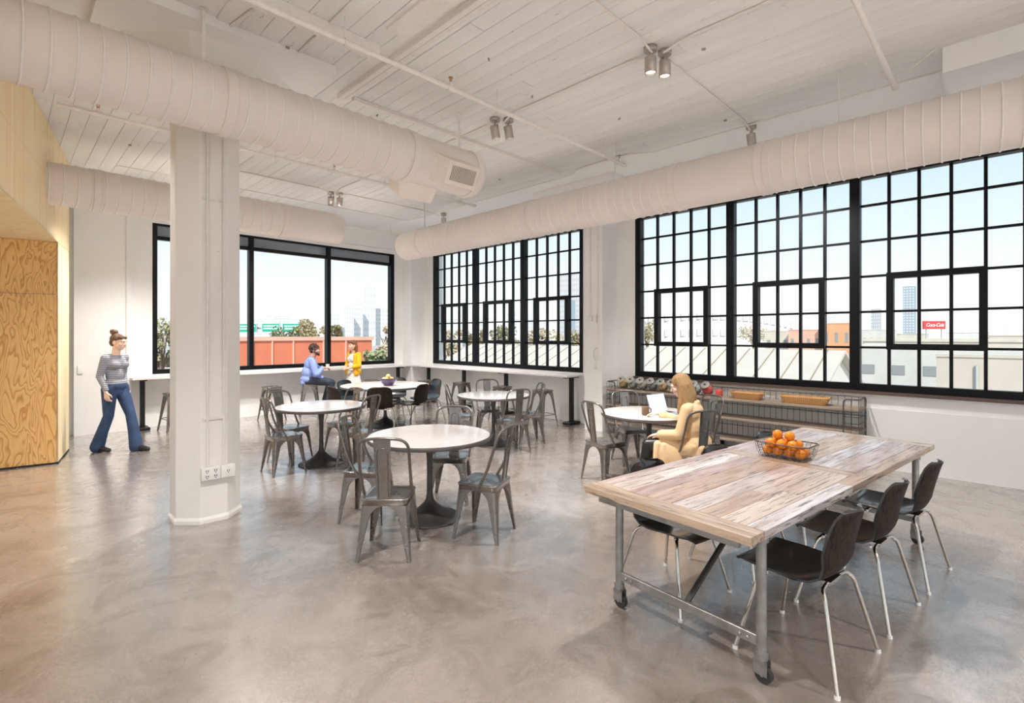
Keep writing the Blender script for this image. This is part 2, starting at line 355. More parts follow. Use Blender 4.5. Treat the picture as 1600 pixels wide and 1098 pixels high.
# ---- walls
W1 = (4.615, -.17); W2 = (10.41, 5.735); WB = (1.95, 7.0)
ZS, ZT = .955, 3.70
b = MB()
b.box((XR, YF, 0), (XR+WT, YB, ZS)); b.box((XR, YF, ZT), (XR+WT, YB, ZC+.014))
b.box((XR, W1[0], ZS), (XR+WT, W2[1], ZT)); b.box((XR, W2[0], ZS), (XR+WT, YB, ZT))
b.box((XR, -1.0, ZS), (XR+WT, W1[1], ZT)); b.box((XR, YF, ZS), (XR+WT, -4.6, ZT))
b.box((XR-.02, YF, 0), (XR, 4.99, .745))                    # thicker foot of the wall, a shadow line at its top
wr = struct(b.build('wall_right', M['wall']), 'white painted concrete window wall on the right')
b = MB()
b.box((XL, YB, 0), (XR+WT, YB+WT, ZS)); b.box((XL, YB, ZT), (XR+WT, YB+WT, ZC+.014))
b.box((.80, YB, ZS), (WB[0], YB+WT, ZT)); b.box((WB[1], YB, ZS), (XR+WT, YB+WT, ZT)); b.box((XL, YB, ZS), (-1.2, YB+WT, ZT))
b.box((-.3, YB-.12, 3.80), (XR, YB, ZC+.014))                # beam over the back window
wb = struct(b.build('wall_back', M['wall']), 'white painted back wall around the wide view window')
b = MB(); b.box((.86, YB-.13, 0), (1.62, YB, ZC+.014)); struct(b.build('trim_1', M['wall'], None), 'white pilaster on the back wall beside the walking woman')
b = MB(); b.box((7.25, 10.70, 0), (XR, YB, ZC+.014)); struct(b.build('trim_2', M['wall']), 'white corner pier where the two window walls meet')
b = MB(); b.box((7.28, 5.0, 0), (XR, 5.37, ZC+.014)); struct(b.build('trim_3', M['wall']), 'white pier between the two gridded windows')
# rest of the room behind the camera: piers, parapet and lintel with wide openings
b = MB()
b.box((XL-.3, YF, 0), (XL, YB, .8)); b.box((XL-.3, YF, 3.8), (XL, YB, ZC+.014))
for y in (-5.4, -1.4, 2.6, 6.6, 10.4): b.box((XL-.3, y, .8), (XL, y+.6, 3.8))
struct(b.build('wall_left', M['wall']))
b = MB()
b.box((XL, YF-.3, 0), (XR, YF, .8)); b.box((XL, YF-.3, 3.8), (XR, YF, ZC+.014))
for x in (-5.4, -1.4, 2.6, 6.6): b.box((x, YF-.3, .8), (x+.6, YF, 3.8))
struct(b.build('wall_rear', M['wall']))

# ---- gridded steel windows in the right wall
pane_me = MB().box((-.003, -.5, -.5), (.003, .5, .5)).mesh('pane', M['glass'])
def grid_window(name, y_hi, y_lo, label, nsec=3, ncol=5):
    root = struct(empty(name, (XR, (y_hi+y_lo)/2, ZS)), label)
    cy = (y_hi+y_lo)/2; H = ZT-ZS
    def P(n_, lo, hi, m=M['blackmatt']): return MB().box((lo[0], lo[1]-cy, lo[2]), (hi[0], hi[1]-cy, hi[2])).build(n_, m, root)
    fw = .075
    f = MB()
    f.box((-.01, y_lo-cy, 0), (.11, y_hi-cy, fw+.012)); f.box((-.01, y_lo-cy, H-.05), (.11, y_hi-cy, H))
    f.box((-.01, y_hi-cy-fw-.02, fw), (.11, y_hi-cy, H-.05)); f.box((-.01, y_lo-cy, fw), (.11, y_lo-cy+fw, H-.05))
    f.build('window_frame', M['blackmatt'], root)
    zr = [1.042, 1.502, 1.955, 2.406, 2.856, 3.308, 3.65]
    zr = [z-ZS for z in zr]
    span = (y_hi-y_lo-2*fw-.02); mw = .112; sec = (span-(nsec-1)*mw)/nsec
    y = y_hi-fw-.02
    for s in range(nsec):
        a = y; bq = y-sec
        if s < nsec-1:
            P('mullion', (-.02, bq-mw, fw), (.10, bq, H-.05))
        cw = sec/ncol; ycols = [a-cw*k for k in range(ncol+1)]
        for k in range(1, ncol): P('muntin', (.035, ycols[k]-.0165, fw), (.085, ycols[k]+.0165, H-.05))
        for k in range(1, 6): P('muntin', (.04, bq, zr[k]-.014), (.08, a, zr[k]+.014))
        # the tilting vent in the middle: proud frame round three columns and two rows
        ya, yb2, za, zb = ycols[1]+.018, ycols[4]-.018, zr[1]-.022, zr[3]+.022
        v = MB(); t = .072
        for lo, hi in (((-.035, yb2, za), (.075, ya, za+t)), ((-.035, yb2, zb-t), (.075, ya, zb)), ((-.035, yb2, za+t), (.075, yb2+t, zb-t)), ((-.035, ya-t, za+t), (.075, ya, zb-t))):
            v.box((lo[0], lo[1]-cy, lo[2]), (hi[0], hi[1]-cy, hi[2]))
        vf = v.build('vent_frame', M['blackmatt'], root)
        MB().cbox((-.045, (ya+yb2)/2-cy, za+t*.6), (.02, .10, .018)).build('vent_handle', M['blackmatt'], vf)
        for k in range(ncol):
            for r in range(6):
                inst('pane', pane_me, root, (.06, (ycols[k]+ycols[k+1])/2-cy, (zr[r]+zr[r+1])/2), None, (1, cw-.02, zr[r+1]-zr[r]-.01))
        y = bq-mw
    return root
grid_window('window_1', W1[0], W1[1], 'large black steel gridded window with three vents on the right')
grid_window('window_2', W2[0], W2[1], 'black steel gridded window with three vents between pier and corner')
grid_window('window_4', -1.0, -4.6, 'black steel gridded window behind the camera', 2)
MB().box((XR-.055, W1[1]-.1, .915), (XR+.0, W1[0]+.02, .955)).build('trim_4', M['sill'])
struct(bpy.data.objects['trim_4'], 'brown wooden sill under the large gridded window')

# ---- plain back window: three tall lights and a shaded transom
root = struct(empty('window_3', ((WB[0]+WB[1])/2, YB, ZS)), 'wide black framed view window in the back wall')
cx0 = (WB[0]+WB[1])/2; H = ZT-ZS
def PB(n_, x0_, x1_, z0_, z1_, y0_=.02, y1_=.12, m=M['blackmatt'], par=None): return MB().box((x0_-cx0, y0_, z0_), (x1_-cx0, y1_, z1_)).build(n_, m, par or root)
fr = MB()
for a in ((WB[0], WB[1], 0, .08), (WB[0], WB[1], H-.035, H), (WB[0], WB[0]+.075, .08, H-.035), (WB[1]-.10, WB[1], .08, H-.035)):
    fr.box((a[0]-cx0, -.005, a[2]), (a[1]-cx0, .14, a[3]))
fr.build('window_frame', M['blackmatt'], root)
zt = 2.485
PB('transom_bar', WB[0]+.075, WB[1]-.10, zt-.03, zt+.035)
xs = [WB[0]+.075, 3.632, 5.285, WB[1]-.10]
for x in xs[1:3]: PB('mullion', x-.043, x+.043, .08, H-.035, -.01, .13)
for a, c in zip(xs[:-1], xs[1:]):
    a2 = a if a == xs[0] else a+.043; c2 = c if c == xs[-1] else c-.043
    PB('pane', a2, c2, .08, zt-.03, .07, .076, M['glass']); PB('shade_panel', a2, c2, zt+.035, H-.035, .07, .085, M['tint'])
# a second back window almost hidden by the plywood volume
r5 = struct(empty('window_5', (-.2, YB, ZS)), 'black framed window mostly hidden behind the plywood volume')
f = MB()
for lo, hi in (((-1.0,-.005,0),(1.0,.14,.08)), ((-1.0,-.005,H-.08),(1.0,.14,H)), ((-1.0,-.005,.08),(-.92,.14,H-.08)), ((.92,-.005,.08),(1.0,.14,H-.08))): f.box(lo, hi)
f.build('window_frame', M['blackmatt'], r5); MB().box((-.92,.07,.08),(.92,.076,H-.08)).build('pane', M['glass'], r5)

# ---- octagonal mushroom column
cxy = (1.343, 5.31)
def octo(ap, k=1.0): 
    R = ap/math.cos(PI/8); return [(R*math.cos(PI/8+i*PI/4), R*math.sin(PI/8+i*PI/4)) for i in range(8)]
col = struct(empty('column', (*cxy, 0)), 'white octagonal concrete column with electrical conduits')
b = MB(); bm = bmesh.new()
rings = []
for (ap, z) in ((.275,.0),(.275,.03),(.262,.055),(.26,.3),(.258,3.50),(.262,3.58),(.66,4.085)):
    rings.append([bm.verts.new((x, y, z)) for x, y in octo(ap)])
for r0, r1 in zip(rings[:-1], rings[1:]):
    for i in range(8): bm.faces.new((r0[i], r0[(i+1) % 8], r1[(i+1) % 8], r1[i]))
bm.faces.new(rings[-1]); bm.faces.new(rings[0][::-1])
bmesh.ops.bevel(bm, geom=[e_ for e_ in bm.edges if abs(e_.verts[0].co.z-e_.verts[1].co.z) > .2], offset=.012, segments=1, affect='EDGES')
b.bm(bm); b.build('shaft', M['column'], col)
MB().box((-.85,-.85,4.085),(.85,.85,ZC+.013)).build('drop_panel', M['ceil'], col)
for dx in (-.055, .075):
    MB().cyl((dx, -.276, .50), (dx, -.276, 3.9), .011, n=8).build('conduit', M['pipe'], col)
MB().cbox((.01, -.270, .92), (.20, .012, .022)).build('conduit_clamp', M['pipe'], col)
MB().cbox((.01, -.270, 2.86), (.20, .012, .022)).build('conduit_clamp', M['pipe'], col)
def outlet_box(dx, w, plugs):
    o = MB().rbox((dx-w/2, -.315, .385), (dx+w/2, -.262, .495), .005).build('outlet_box', M['plastic'], col)
    for px, pz in plugs:
        MB().cbox((dx+px-.008, -.316, .44+pz), (.005, .004, .016)).cbox((dx+px+.008, -.316, .44+pz), (.005, .004, .016)).cbox((dx+px, -.316, .44+pz-.017), (.007, .004, .007)).build('socket', M['hole'], o)
outlet_box(-.035, .15, [(-.033,.027),(.033,.027),(-.033,-.02),(.033,-.02)]); outlet_box(.10, .115, [(0,.005)])

# ---- plywood passage at the left
ev = V(.1827, .9832, 0); nv = V(.9832, -.1827, 0)          # along its face / out of it
P0 = V(.532, 8.755, 0); LE = .946                         # front corner of the far jamb; length of its narrow return
ang = math.atan2(ev.y, ev.x)
ply = struct(empty('trim_5', P0, ang), 'plywood clad passage with deep opening at the left')   # local +X runs along the face, local -Y points into the room
ZF = 2.86; DEP = 2.6
MB().box((.02, .02, 0), (LE-.02, DEP, ZC)).build('jamb_core', M['plyedge'], ply)
MB().box((-7.0, .02, ZF+.02), (.02, DEP, ZC)).build('header_core', M['plyedge'], ply)
def sheet(n_, lo, hi, m): return MB().rbox(lo, hi, .0025, None, 0, 1).build(n_, m, ply)
for j, (z0_, z1_) in enumerate(((ZF, 3.50), (3.50, ZC-.002))):
    x = LE
    for k in range(5):
        w = (1.22, 1.95, 1.22, 2.44, 2.44)[k] if j == 0 else (2.44, 1.22, 2.44, 1.6, 1.6)[k]
        sheet('plywood_sheet', (x-w+.002, .0, z0_+.002), (x-.002, .02, z1_-.002), M['ply']); x -= w
sheet('plywood_sheet', (.0, 0, .02), (LE, .02, ZF-.002), M['ply'])
sheet('plywood_sheet', (LE-.02+.02, .0, .02), (LE+.02, DEP, ZC-.005), M['ply'])
x = .02
for z0_, z1_ in ((.02, 2.18), (2.184, ZF-.002)):
    sheet('plywood_sheet', (-.0, .0, z0_), (.02, 1.22, z1_), M['plyfir']); sheet('plywood_sheet', (-.0, 1.224, z0_), (.02, DEP, z1_), M['plyfir'])
for k in range(4): sheet('soffit_sheet', (-.02-1.7*(k+1)+.002, .0, ZF), (-.02-1.7*k if k else -.002, DEP, ZF+.02), M['plyfir'] if 0 else M['ply'])
MB().box((-.004, -.004, 0), (LE+.006, .01, .02)).box((-.004, -.004, 0), (.01, DEP, .02)).build('shadow_gap', M['hole'], ply)

# ================================================================== DUCTS
def make_duct(name, p0, p1, r, label, plain=(), sp=.12, sleeves=(), cap_end=True):
    """round duct from p0 to p1 with raised seams; plain = stretches (from,to) without seams, measured from p0"""
    p0 = Vector(p0); p1 = Vector(p1); L = (p1-p0).length; d = (p1-p0)/L
    rz = math.atan2(d.y, d.x)
    root = empty(name, p0, rz); tag(root, label, 'duct')
    n = 48
    b = MB(); b.cyl((0,0,0), (L-.02,0,0), r, n=n, caps=False)
    b.cyl((L-.02,0,0), (L,0,0), r, r*.985, n=n, caps=False)
    b.add([V(L, r*.985*math.cos(2*PI*i/n), r*.985*math.sin(2*PI*i/n)) for i in range(n)], [tuple(range(n))])
    b.build('duct_body', M['duct'], root)
    R90 = Matrix.Rotation(PI/2, 3, 'Y')
    rib = MB().torus((0,0,0), r+.001, .008, R90, 40, 6).mesh('seam', M['ductrib'])
    slv = MB().cyl((-.035,0,0), (.035,0,0), r+.009, n=n, caps=False).torus((-.035,0,0), r+.004, .008, R90, 40, 6).torus((.035,0,0), r+.004, .008, R90, 40, 6).mesh('sleeve', M['duct'])
    x = .06
    while x < L-.05:
        if not any(a < x < c for a, c in plain): inst('seam', rib, root, (x, 0, 0), (0, 0, .06))
        x += sp
    for s in sleeves: inst('sleeve', slv, root, (s, 0, 0))
    return root
YD, ZD, RD = 4.40, 3.48, .250
ductA = make_duct('round_duct', (-2.6, YD, ZD), (3.80, YD, ZD), RD, 'long pinkish-white round duct crossing in front of the column', [(5.53, 6.5)], .125, (3.84, 5.50, 6.33))
ductB = make_duct('round_duct', (5.55, -2.6, 3.376), (5.55, 8.35, 3.376), .262, 'long white round duct running along the gridded windows', [(4.40, 5.33), (10.35, 11)], .118, (4.40, 5.33, 7.6, 10.33))
ductC = make_duct('round_duct', (.20, 8.13, 3.46), (4.05, 8.13, 3.46), .250, 'short white round duct leaving the plywood volume before the back window', [(2.95, 3.9)], .13, (.65, 2.9))
# supply registers on the first duct
def register(parent, x, az, grille):
    o = empty('supply_register', (x, 0, 0)); o.parent = parent; o.rotation_euler = (az, 0, 0)     # az turns it about the duct axis
    q = MB(); w, h = .40, .235
    # tapered box: from the duct skin out to the face
    q.add([V(-w/2-.10, .16, -h/2-.03), V(w/2, .16, -h/2-.03), V(w/2, .16, h/2+.03), V(-w/2-.10, .16, h/2+.03),
           V(-w/2, .385, -h/2), V(w/2, .385, -h/2), V(w/2, .385, h/2), V(-w/2, .385, h/2)],
          [(0,1,5,4),(1,2,6,5),(2,3,7,6),(3,0,4,7),(4,5,6,7)])
    q.build('register_box', M['reg'], o)
    if grille:
        MB().box((-w/2+.045, .384, -h/2+.04), (w/2-.03, .387, h/2-.04)).build('opening', M['grille'], o)
        bl = MB().box((-.0035, .383, -h/2+.04), (.0035, .395, h/2-.04)).mesh('louvre', M['reg'])
        for k in range(17): inst('louvre', bl, o, (-w/2+.06+k*.0185, 0, 0))
        q = MB()
        for lo, hi in (((-w/2+.03,.384,-h/2+.02),(w/2-.015,.39,-h/2+.042)), ((-w/2+.03,.384,h/2-.042),(w/2-.015,.39,h/2-.02)), ((-w/2+.03,.384,-h/2+.04),(-w/2+.048,.39,h/2-.04)), ((w/2-.033,.384,-h/2+.04),(w/2-.015,.39,h/2-.04))): q.box(lo, hi)
        q.build('grille_frame', M['reg'], o)
register(ductA, 5.98, PI+.45, True)
register(ductA, 5.72, -.95, False)

# straps that hang the ducts
def strap(x, y, z0_, label):
    o = MB().box((x-.012, y-.002, z0_), (x+.012, y+.002, ZC+.012)).cbox((x, y, ZC-.003), (.06, .03, .006)).build('duct_strap', M['pipe']); tag(o, label, 'strap')
strap(1.10, YD, ZD+RD, 'flat strap holding the long duct near the column')
strap(3.62, YD, ZD+RD, 'flat strap holding the long duct near its end')
strap(5.55, 1.15, 3.638, 'flat strap holding the window duct above the table')
strap(5.55, 3.62, 3.638, 'flat strap holding the window duct beside the sprinkler pipe end')
strap(5.55, 7.75, 3.638, 'flat strap holding the window duct near the corner')
strap(1.75, 8.13, 3.71, 'flat strap holding the short duct behind the column')

# ================================================================== SPRINKLER PIPES AND CONDUITS
def sprinkler(y, x0_, x1_, heads, hang, label, z=3.95):
    root = empty('sprinkler_pipe', (x0_, y, z)); tag(root, label, 'pipe')
    MB().cyl((0,0,0), (x1_-x0_,0,0), .021, n=12).cyl((x1_-x0_-.03,0,0), (x1_-x0_+.02,0,0), .028, n=12).build('pipe_run', M['pipe'], root)
    for hx in heads:
        h = MB().cyl((hx-x0_,0,.0), (hx-x0_,0,.06), .014, n=8).cyl((hx-x0_-.035,0,0), (hx-x0_+.035,0,0), .028, n=10).build('tee', M['pipe'], root)
        MB().cyl((hx-x0_,0,.055), (hx-x0_,0,.08), .012, n=8).cyl((hx-x0_,0,.10), (hx-x0_,0,.104), .022, n=10).cbox((hx-x0_-.012,0,.088), (.004,.006,.03)).cbox((hx-x0_+.012,0,.088), (.004,.006,.03)).build('sprinkler_head', M['brass'], h)
    for hx in hang:
        MB().cyl((hx-x0_,0,.02), (hx-x0_,0,ZC-z+.012), .005, n=6).torus((hx-x0_,0,0), .027, .005, Matrix.Rotation(PI/2, 3, 'Y'), 14, 5).build('hanger_rod', M['pipe'], root)
sprinkler(.76, -1.0, 5.82, [2.2], [3.4], 'white sprinkler pipe ending above the long wooden table')
sprinkler(3.71, -1.0, 5.92, [2.95, 5.80], [1.9, 3.55, 5.45], 'white sprinkler pipe crossing the middle of the ceiling')
sprinkler(6.75, .4, 5.9, [.72, 3.3], [2.5, 4.1, 5.6], 'white sprinkler pipe behind the big duct')
sprinkler(9.95, 2.2, 6.9, [6.7], [4.0, 6.2], 'white sprinkler pipe nearest the back window')
# brace at the near pipe's end
MB().cyl((5.72, .76, 3.95), (5.72, .45, ZC+.005), .006, n=6).cyl((5.72, .76, 3.95), (5.3, 1.02, ZC+.005), .006, n=6).build('pipe_brace', M['pipe'])
tag(bpy.data.objects['pipe_brace'], 'thin sway brace at the end of the near sprinkler pipe', 'brace')
def conduit(pts, label, r=.010, name='conduit', rad=.12, z=None):
    pts = [V(p[0], p[1], (p[2] if len(p) > 2 else ZC-.012)) for p in pts]
    o = MB().tube(smoothpath(pts, rad, 4), r, 6).build(name, M['pipe']); tag(o, label, 'conduit')
FZ = ZC-.06
conduit([(4.02,2.25,FZ), (4.02,2.42), (4.02,3.95), (4.05,4.12,FZ)], 'ceiling conduit between the two nearest spotlight pairs')
conduit([(4.10,2.20,FZ), (4.28,2.20), (6.05,2.20), (6.25,2.20,FZ)], 'ceiling conduit from the nearest spotlights to the lamp over the window duct')
conduit([(3.95,2.20,FZ), (3.75,2.20), (1.6,2.20)], 'ceiling conduit from the nearest spotlights towards the top edge')
conduit([(4.02,2.13,FZ), (4.02,1.9), (4.02,-.3)], 'ceiling conduit from the nearest spotlights towards the right')
conduit([(4.05,4.24,FZ), (4.05,4.42), (4.05,6.3), (4.05,8.1), (4.08,8.26,FZ)], 'ceiling conduit from the middle spotlights to the far pair')
conduit([(6.22,-.4), (6.22,2.0), (6.22,3.5), (6.05,3.7), (6.05,4.6), (6.22,4.8), (6.22,9.3), (4.1,9.3), (1.2,9.3)], 'long ceiling conduit following the window wall and the back wall', .009)
conduit([(4.14,8.30,FZ), (4.3,8.30), (6.1,8.30), (6.3,8.30,FZ)], 'ceiling conduit from the far pair to the lamp by the corner')
conduit([(4.0,8.30,FZ), (3.8,8.30), (1.9,8.30)], 'ceiling conduit from the far pair towards the plywood')
conduit([(1.36,4.12), (1.28,4.62), (1.28,4.85,ZC-.05), (1.28,4.95,4.0)], 'bent conduit running down onto the column capital', .012)
conduit([(1.85,3.62,ZC-.012), (1.85,4.0), (1.85,6.8)], 'conduit crossing the boards near the column', .010)
# wireway that turns above the big duct
o = MB().box((2.45, .3, ZC-.055), (2.50, 4.95, ZC-.002)).box((2.53, .3, ZC-.03), (2.57, 4.95, ZC-.002)).build('wireway', M['pipe']); tag(o, 'double white wireway running towards the big duct', 'conduit')
o = MB().box((2.60, 4.88, ZC-.04), (6.0, 4.93, ZC-.002)).build('wireway', M['pipe']); tag(o, 'white wireway above the top of the big duct', 'conduit')
o = MB().box((2.20, .3, ZC-.022), (2.40, 3.60, ZC-.002)).build('wireway', M['pipe']); tag(o, 'flat shallow wireway beside the double one', 'conduit')
o = MB().box((.95, 3.86, ZC-.10), (2.30, 3.95, ZC-.002)).build('ceiling_trough', M['pipe']); tag(o, 'white strip trough hanging along the middle sprinkler pipe', 'trough')
o = MB().box((5.75, -2.0, ZC-.22), (XR, .42, ZC+.01)).build('trim_6', M['ceil']); struct(o, 'white drop panel over the window wall at the upper right')
o = MB().box((6.6, 4.35, ZC-.14), (XR, 6.0, ZC+.01)).build('trim_7', M['ceil']); struct(o, 'white drop panel above the pier between the windows')
# rod hangers/ small ceiling plugs
for i, (x, y) in enumerate(((1.75,4.45),(2.35,3.45),(3.1,3.35),(3.9,3.55),(5.0,3.2),(3.0,5.1),(5.9,2.35),(4.3,1.9),(5.6,5.8),(2.0,7.6),(1.2,8.2),(5.2,7.2))):
    o = MB().cbox((0,0,-.008), (.032,.012,.02)).build('ceiling_insert', M['gap'], None, (x, y, ZC), (0, 0, .3*i)); tag(o, 'small dark slotted insert in the ceiling boards', 'insert', 'ceiling inserts')

# ================================================================== SPOTLIGHTS
def spot_mesh():
    k = {}
    k['canopy'] = MB().lathe([(.0,.0),(.058,.0),(.058,-.035),(.05,-.042),(0,-.042)], 20).mesh('canopy', M['spot'])
    k['arm'] = MB().cyl((0,0,-.04), (0,0,-.085), .012, n=8).cbox((0,0,-.085), (.03,.03,.02)).mesh('arm', M['spot'])
    k['head'] = MB().lathe([(.012,.055),(.048,.055),(.05,.05),(.05,-.085),(.045,-.085),(.043,-.06),(0,-.06)], 22).box((.046,-.012,-.02),(.058,.012,.075)).mesh('head', M['spot'])
    k['lens'] = MB().lathe([(0,-.063),(.041,-.063),(.041,-.0645),(0,-.0645)], 20).mesh('lens', M['lens'])
    return k
SK = spot_mesh()
def spotlight(x, y, label, tilt=(0,0), group=None, power=1.0, cone=1.9):
    root = empty('ceiling_spotlight', (x, y, ZC-.001)); tag(root, label, 'spotlight', group)
    inst('canopy', SK['canopy'], root); inst('arm', SK['arm'], root)
    h = inst('lamp_head', SK['head'], root, (0,0,-.145), (tilt[0], tilt[1], 0))
    inst('lens', SK['lens'], h)
    ld = bpy.data.lights.new('spot_lamp', 'SPOT'); ld.energy = SPOT_W*power; ld.spot_size = cone; ld.spot_blend = .6; ld.color = (1, .965, .925); ld.shadow_soft_size = .05
    lo = bpy.data.objects.new('spot_lamp', ld); COL.objects.link(lo); lo.parent = h; lo.location = (0, 0, -.075)
    return root
spotlight(3.96, 2.22, 'left lamp of the nearest pair of ceiling spotlights', (0,0), None, .5); spotlight(4.10, 2.16, 'right lamp of the nearest pair of ceiling spotlights', (0,0), None, .5)
spotlight(4.00, 4.22, 'left lamp of the spotlight pair beside the middle sprinkler pipe', (0,-.25), None, .8, 1.15); spotlight(4.12, 4.12, 'right lamp of the spotlight pair beside the middle sprinkler pipe', (0,-.25), None, .8, 1.2)
spotlight(4.05, 8.42, 'left lamp of the far spotlight pair near the short duct', (.5, -.25), None, .5); spotlight(4.18, 8.36, 'right lamp of the far spotlight pair near the short duct', (0, 0), None, .5)
spotlight(6.29, 2.20, 'single ceiling spotlight over the window duct', (.0,-.4), None, .7); spotlight(6.40, 8.28, 'single ceiling spotlight by the corner over the window duct')
for x in (-4.0, -1.7, .6, 4.05):  # unseen spotlights added to brighten the room from behind
    for y in (-4.2, -2.5): spotlight(x, y, 'added fill spotlight in the part of the room behind the camera', (0,0), 'added rear spotlights')
spotlight(1.98, 8.80, 'added fill spotlight hidden behind the column', (0,0), None, 1.2, 2.2); spotlight(1.95, 6.2, 'added fill spotlight hidden behind the big duct, right of the column', (0,0), None, 1.0, 2.2); spotlight(.85, 6.2, 'added fill spotlight hidden behind the big duct, left of the column', (0,-.35), None, .45, 1.9); spotlight(.6, 2.2, 'added unseen spotlight left of the camera', (0,0), None); spotlight(-3.2, 2.2, 'added unseen spotlight far left of the camera', (0,0), None)  # extra spotlights added out of sight to lift the back and left

# ================================================================== SMALL WALL FITTINGS
def wallbox(name, lo, hi, label, cat, m='plastic', extra=None):
    o = MB().rbox(lo, hi, .006).build(name, M[m]); tag(o, label, cat)
    if extra: extra(o)
    return o
wallbox('thermostat', (7.245, 5.10, 1.88), (7.28, 5.17, 2.02), 'white thermostat box high on the pier between windows', 'thermostat')
wallbox('thermostat', (7.245, 5.20, 1.90), (7.28, 5.30, 2.00), 'small white sensor beside the thermostat on the pier', 'sensor')
wallbox('outlet', (7.235, 5.06, 1.08), (7.28, 5.14, 1.22), 'white outlet box on the pier with a short cord', 'outlet')
wallbox('outlet', (1.50, 10.91, .55), (1.60, 10.95, .68), 'white outlet box on the pilaster behind the walking woman', 'outlet')
wallbox('wall_switch', (.90, 10.93, 1.02), (.97, 10.95, 1.16), 'white switch plate on the pilaster beside the plywood', 'switch')
for i, (pts, lab) in enumerate((([(7.27,5.08,1.22),(7.27,5.08,4.1)], 'thin vertical conduit on the pier above the outlet'), ([(7.27,5.24,2.0),(7.27,5.24,4.1)], 'thin vertical conduit on the pier above the sensor'), ([(1.55,10.94,.68),(1.55,10.94,4.1)], 'vertical conduit on the back pilaster'))):
    conduit(pts, lab, .012)
o = MB().tube(smoothpath([(7.262,5.10,1.45),(7.25,5.16,1.38),(7.25,5.15,1.28),(7.25,5.11,1.20)], .05), .004, 6).build('cord', M['spot']); tag(o, 'short looped cord plugged into the pier outlet', 'cord')
# ================================================================== COUNTERS ALONG THE WINDOWS
M['counter'] = pm('pale_counter', (.78,.74,.71), .4, 0, .08, 4, stretch=(1,6,1))
o = MB().rbox((1.60, 10.68, .885), (7.25, 11.08, .922), .004, None, 0, 1).build('window_counter', M['counter']); tag(o, 'pale standing counter under the back window', 'counter')
o = MB().rbox((7.25, 5.75, .885), (7.72, 10.68, .922), .004, None, 0, 1).build('window_counter', M['counter']); tag(o, 'pale standing counter under the far gridded window', 'counter')
post_m = {}
post_m['post'] = MB().rbox((-.035,-.035,.03),(.035,.035,.865), .004, None, 0, 1).mesh('post', M['black'])
post_m['foot'] = MB().rbox((-.09,-.16,0),(.09,.16,.045), .006, None, 0, 1).mesh('foot', M['black'])
post_m['arm'] = MB().rbox((-.04,-.20,.862),(.04,.18,.885), .003, None, 0, 1).mesh('arm', M['black'])
def post(x, y, rz, label):
    r = empty('counter_post', (x, y, 0), rz); tag(r, label, 'counter leg', 'counter posts')
    for k in post_m: inst(k, post_m[k], r)
post(1.77, 10.89, 0, 'black counter post at the left end of the back counter')
post(6.98, 10.87, 0, 'black counter post near the corner under the back counter')
post(7.53, 5.86, -PI/2, 'black counter post at the near end of the far window counter')
post(7.53, 7.60, -PI/2, 'black counter post behind the second stool from the near end')
post(7.53, 8.98, -PI/2, 'black counter post third from the near end of the far window counter')
post(7.53, 10.35, -PI/2, 'black counter post nearest the corner under the far window counter')

# ================================================================== STEEL CAFE CHAIRS AND STOOLS
def leg_mesh(name, wf, wt, zt, f0=.022, f1=.060, zs=.29):
    """folded sheet-steel corner leg that flares into an arch towards its neighbours"""
    zl = [0, zt*.12, zt*.35, zt*.6, zs, zs+(zt-zs)*.3, zs+(zt-zs)*.55, zs+(zt-zs)*.75, zs+(zt-zs)*.88, zs+(zt-zs)*.96, zt]
    rows_o = []; rows_i = []
    for z in zl:
        w = wf + (wt-wf)*z/zt; lin = f0 + (f1-f0)*min(z/zs, 1)
        lw = lin
        if z > zs:
            t = min((z-zs)/(zt-zs), 1); lw = lin + (w-lin)*(1-math.sqrt(max(0, 1-t*t)))
        c = min(.022, lw*.55); k = c*.3
        pts = [(w, w-lw), (w, w-(lw+c)/2), (w, w-c), (w-k, w-k), (w-c, w), (w-(lw+c)/2, w), (w-lw, w)]
        rows_o.append([V(x, y, z) for x, y in pts]); rows_i.append([V(x-.005, y-.005, z) for x, y in pts])
    b = MB(); b.grid(rows_o); b.grid([list(reversed(r)) for r in rows_i])
    for side in (0, -1):
        b.grid([[r[side] for r in rows_o], [r[side] for r in rows_i]], 0, False)
    b.add(rows_o[0] + rows_i[0], [(i, i+7, i+8, i+1) for i in range(6)])
    return b.mesh(name, M['steel'])
def rsq(a, r, z, n=4):
    out = []
    for q in range(4):
        cx_, cy_ = [(1,1),(-1,1),(-1,-1),(1,-1)][q]
        for k in range(n+1):
            t = q*PI/2 + k*PI/2/n; out.append(V(cx_*(a-r)+r*math.cos(t), cy_*(a-r)+r*math.sin(t), z))
    return out
def seat_mesh(name, rings):
    R = [rsq(a, r, z) for a, r, z in rings]; n = len(R[0]); b = MB(); vs = [p for q in R for p in q]; fs = []
    for i in range(len(R)-1):
        for k in range(n): fs.append((i*n+k, i*n+(k+1) % n, (i+1)*n+(k+1) % n, (i+1)*n+k))
    fs.append(tuple(range((len(R)-1)*n, len(R)*n))); b.add(vs, fs, True); return b.mesh(name, M['steel'])
CH = {}
CH['leg'] = leg_mesh('leg', .205, .168, .402)
CH['seat'] = seat_mesh('seat', [(.163,.03,.398),(.169,.035,.402),(.171,.04,.432),(.177,.045,.441),(.178,.045,.448),(.172,.045,.453),(.150,.04,.450),(.06,.02,.447)])
b = MB()
for i in range(3):
    for j in range(5):
        b.cyl((-.03+.03*i+(.015 if j % 2 else 0), -.05+.025*j, .4485), (-.03+.03*i+(.015 if j % 2 else 0), -.05+.025*j, .4505), .0042, n=6)
CH['holes'] = b.mesh('seat_holes', M['hole'])
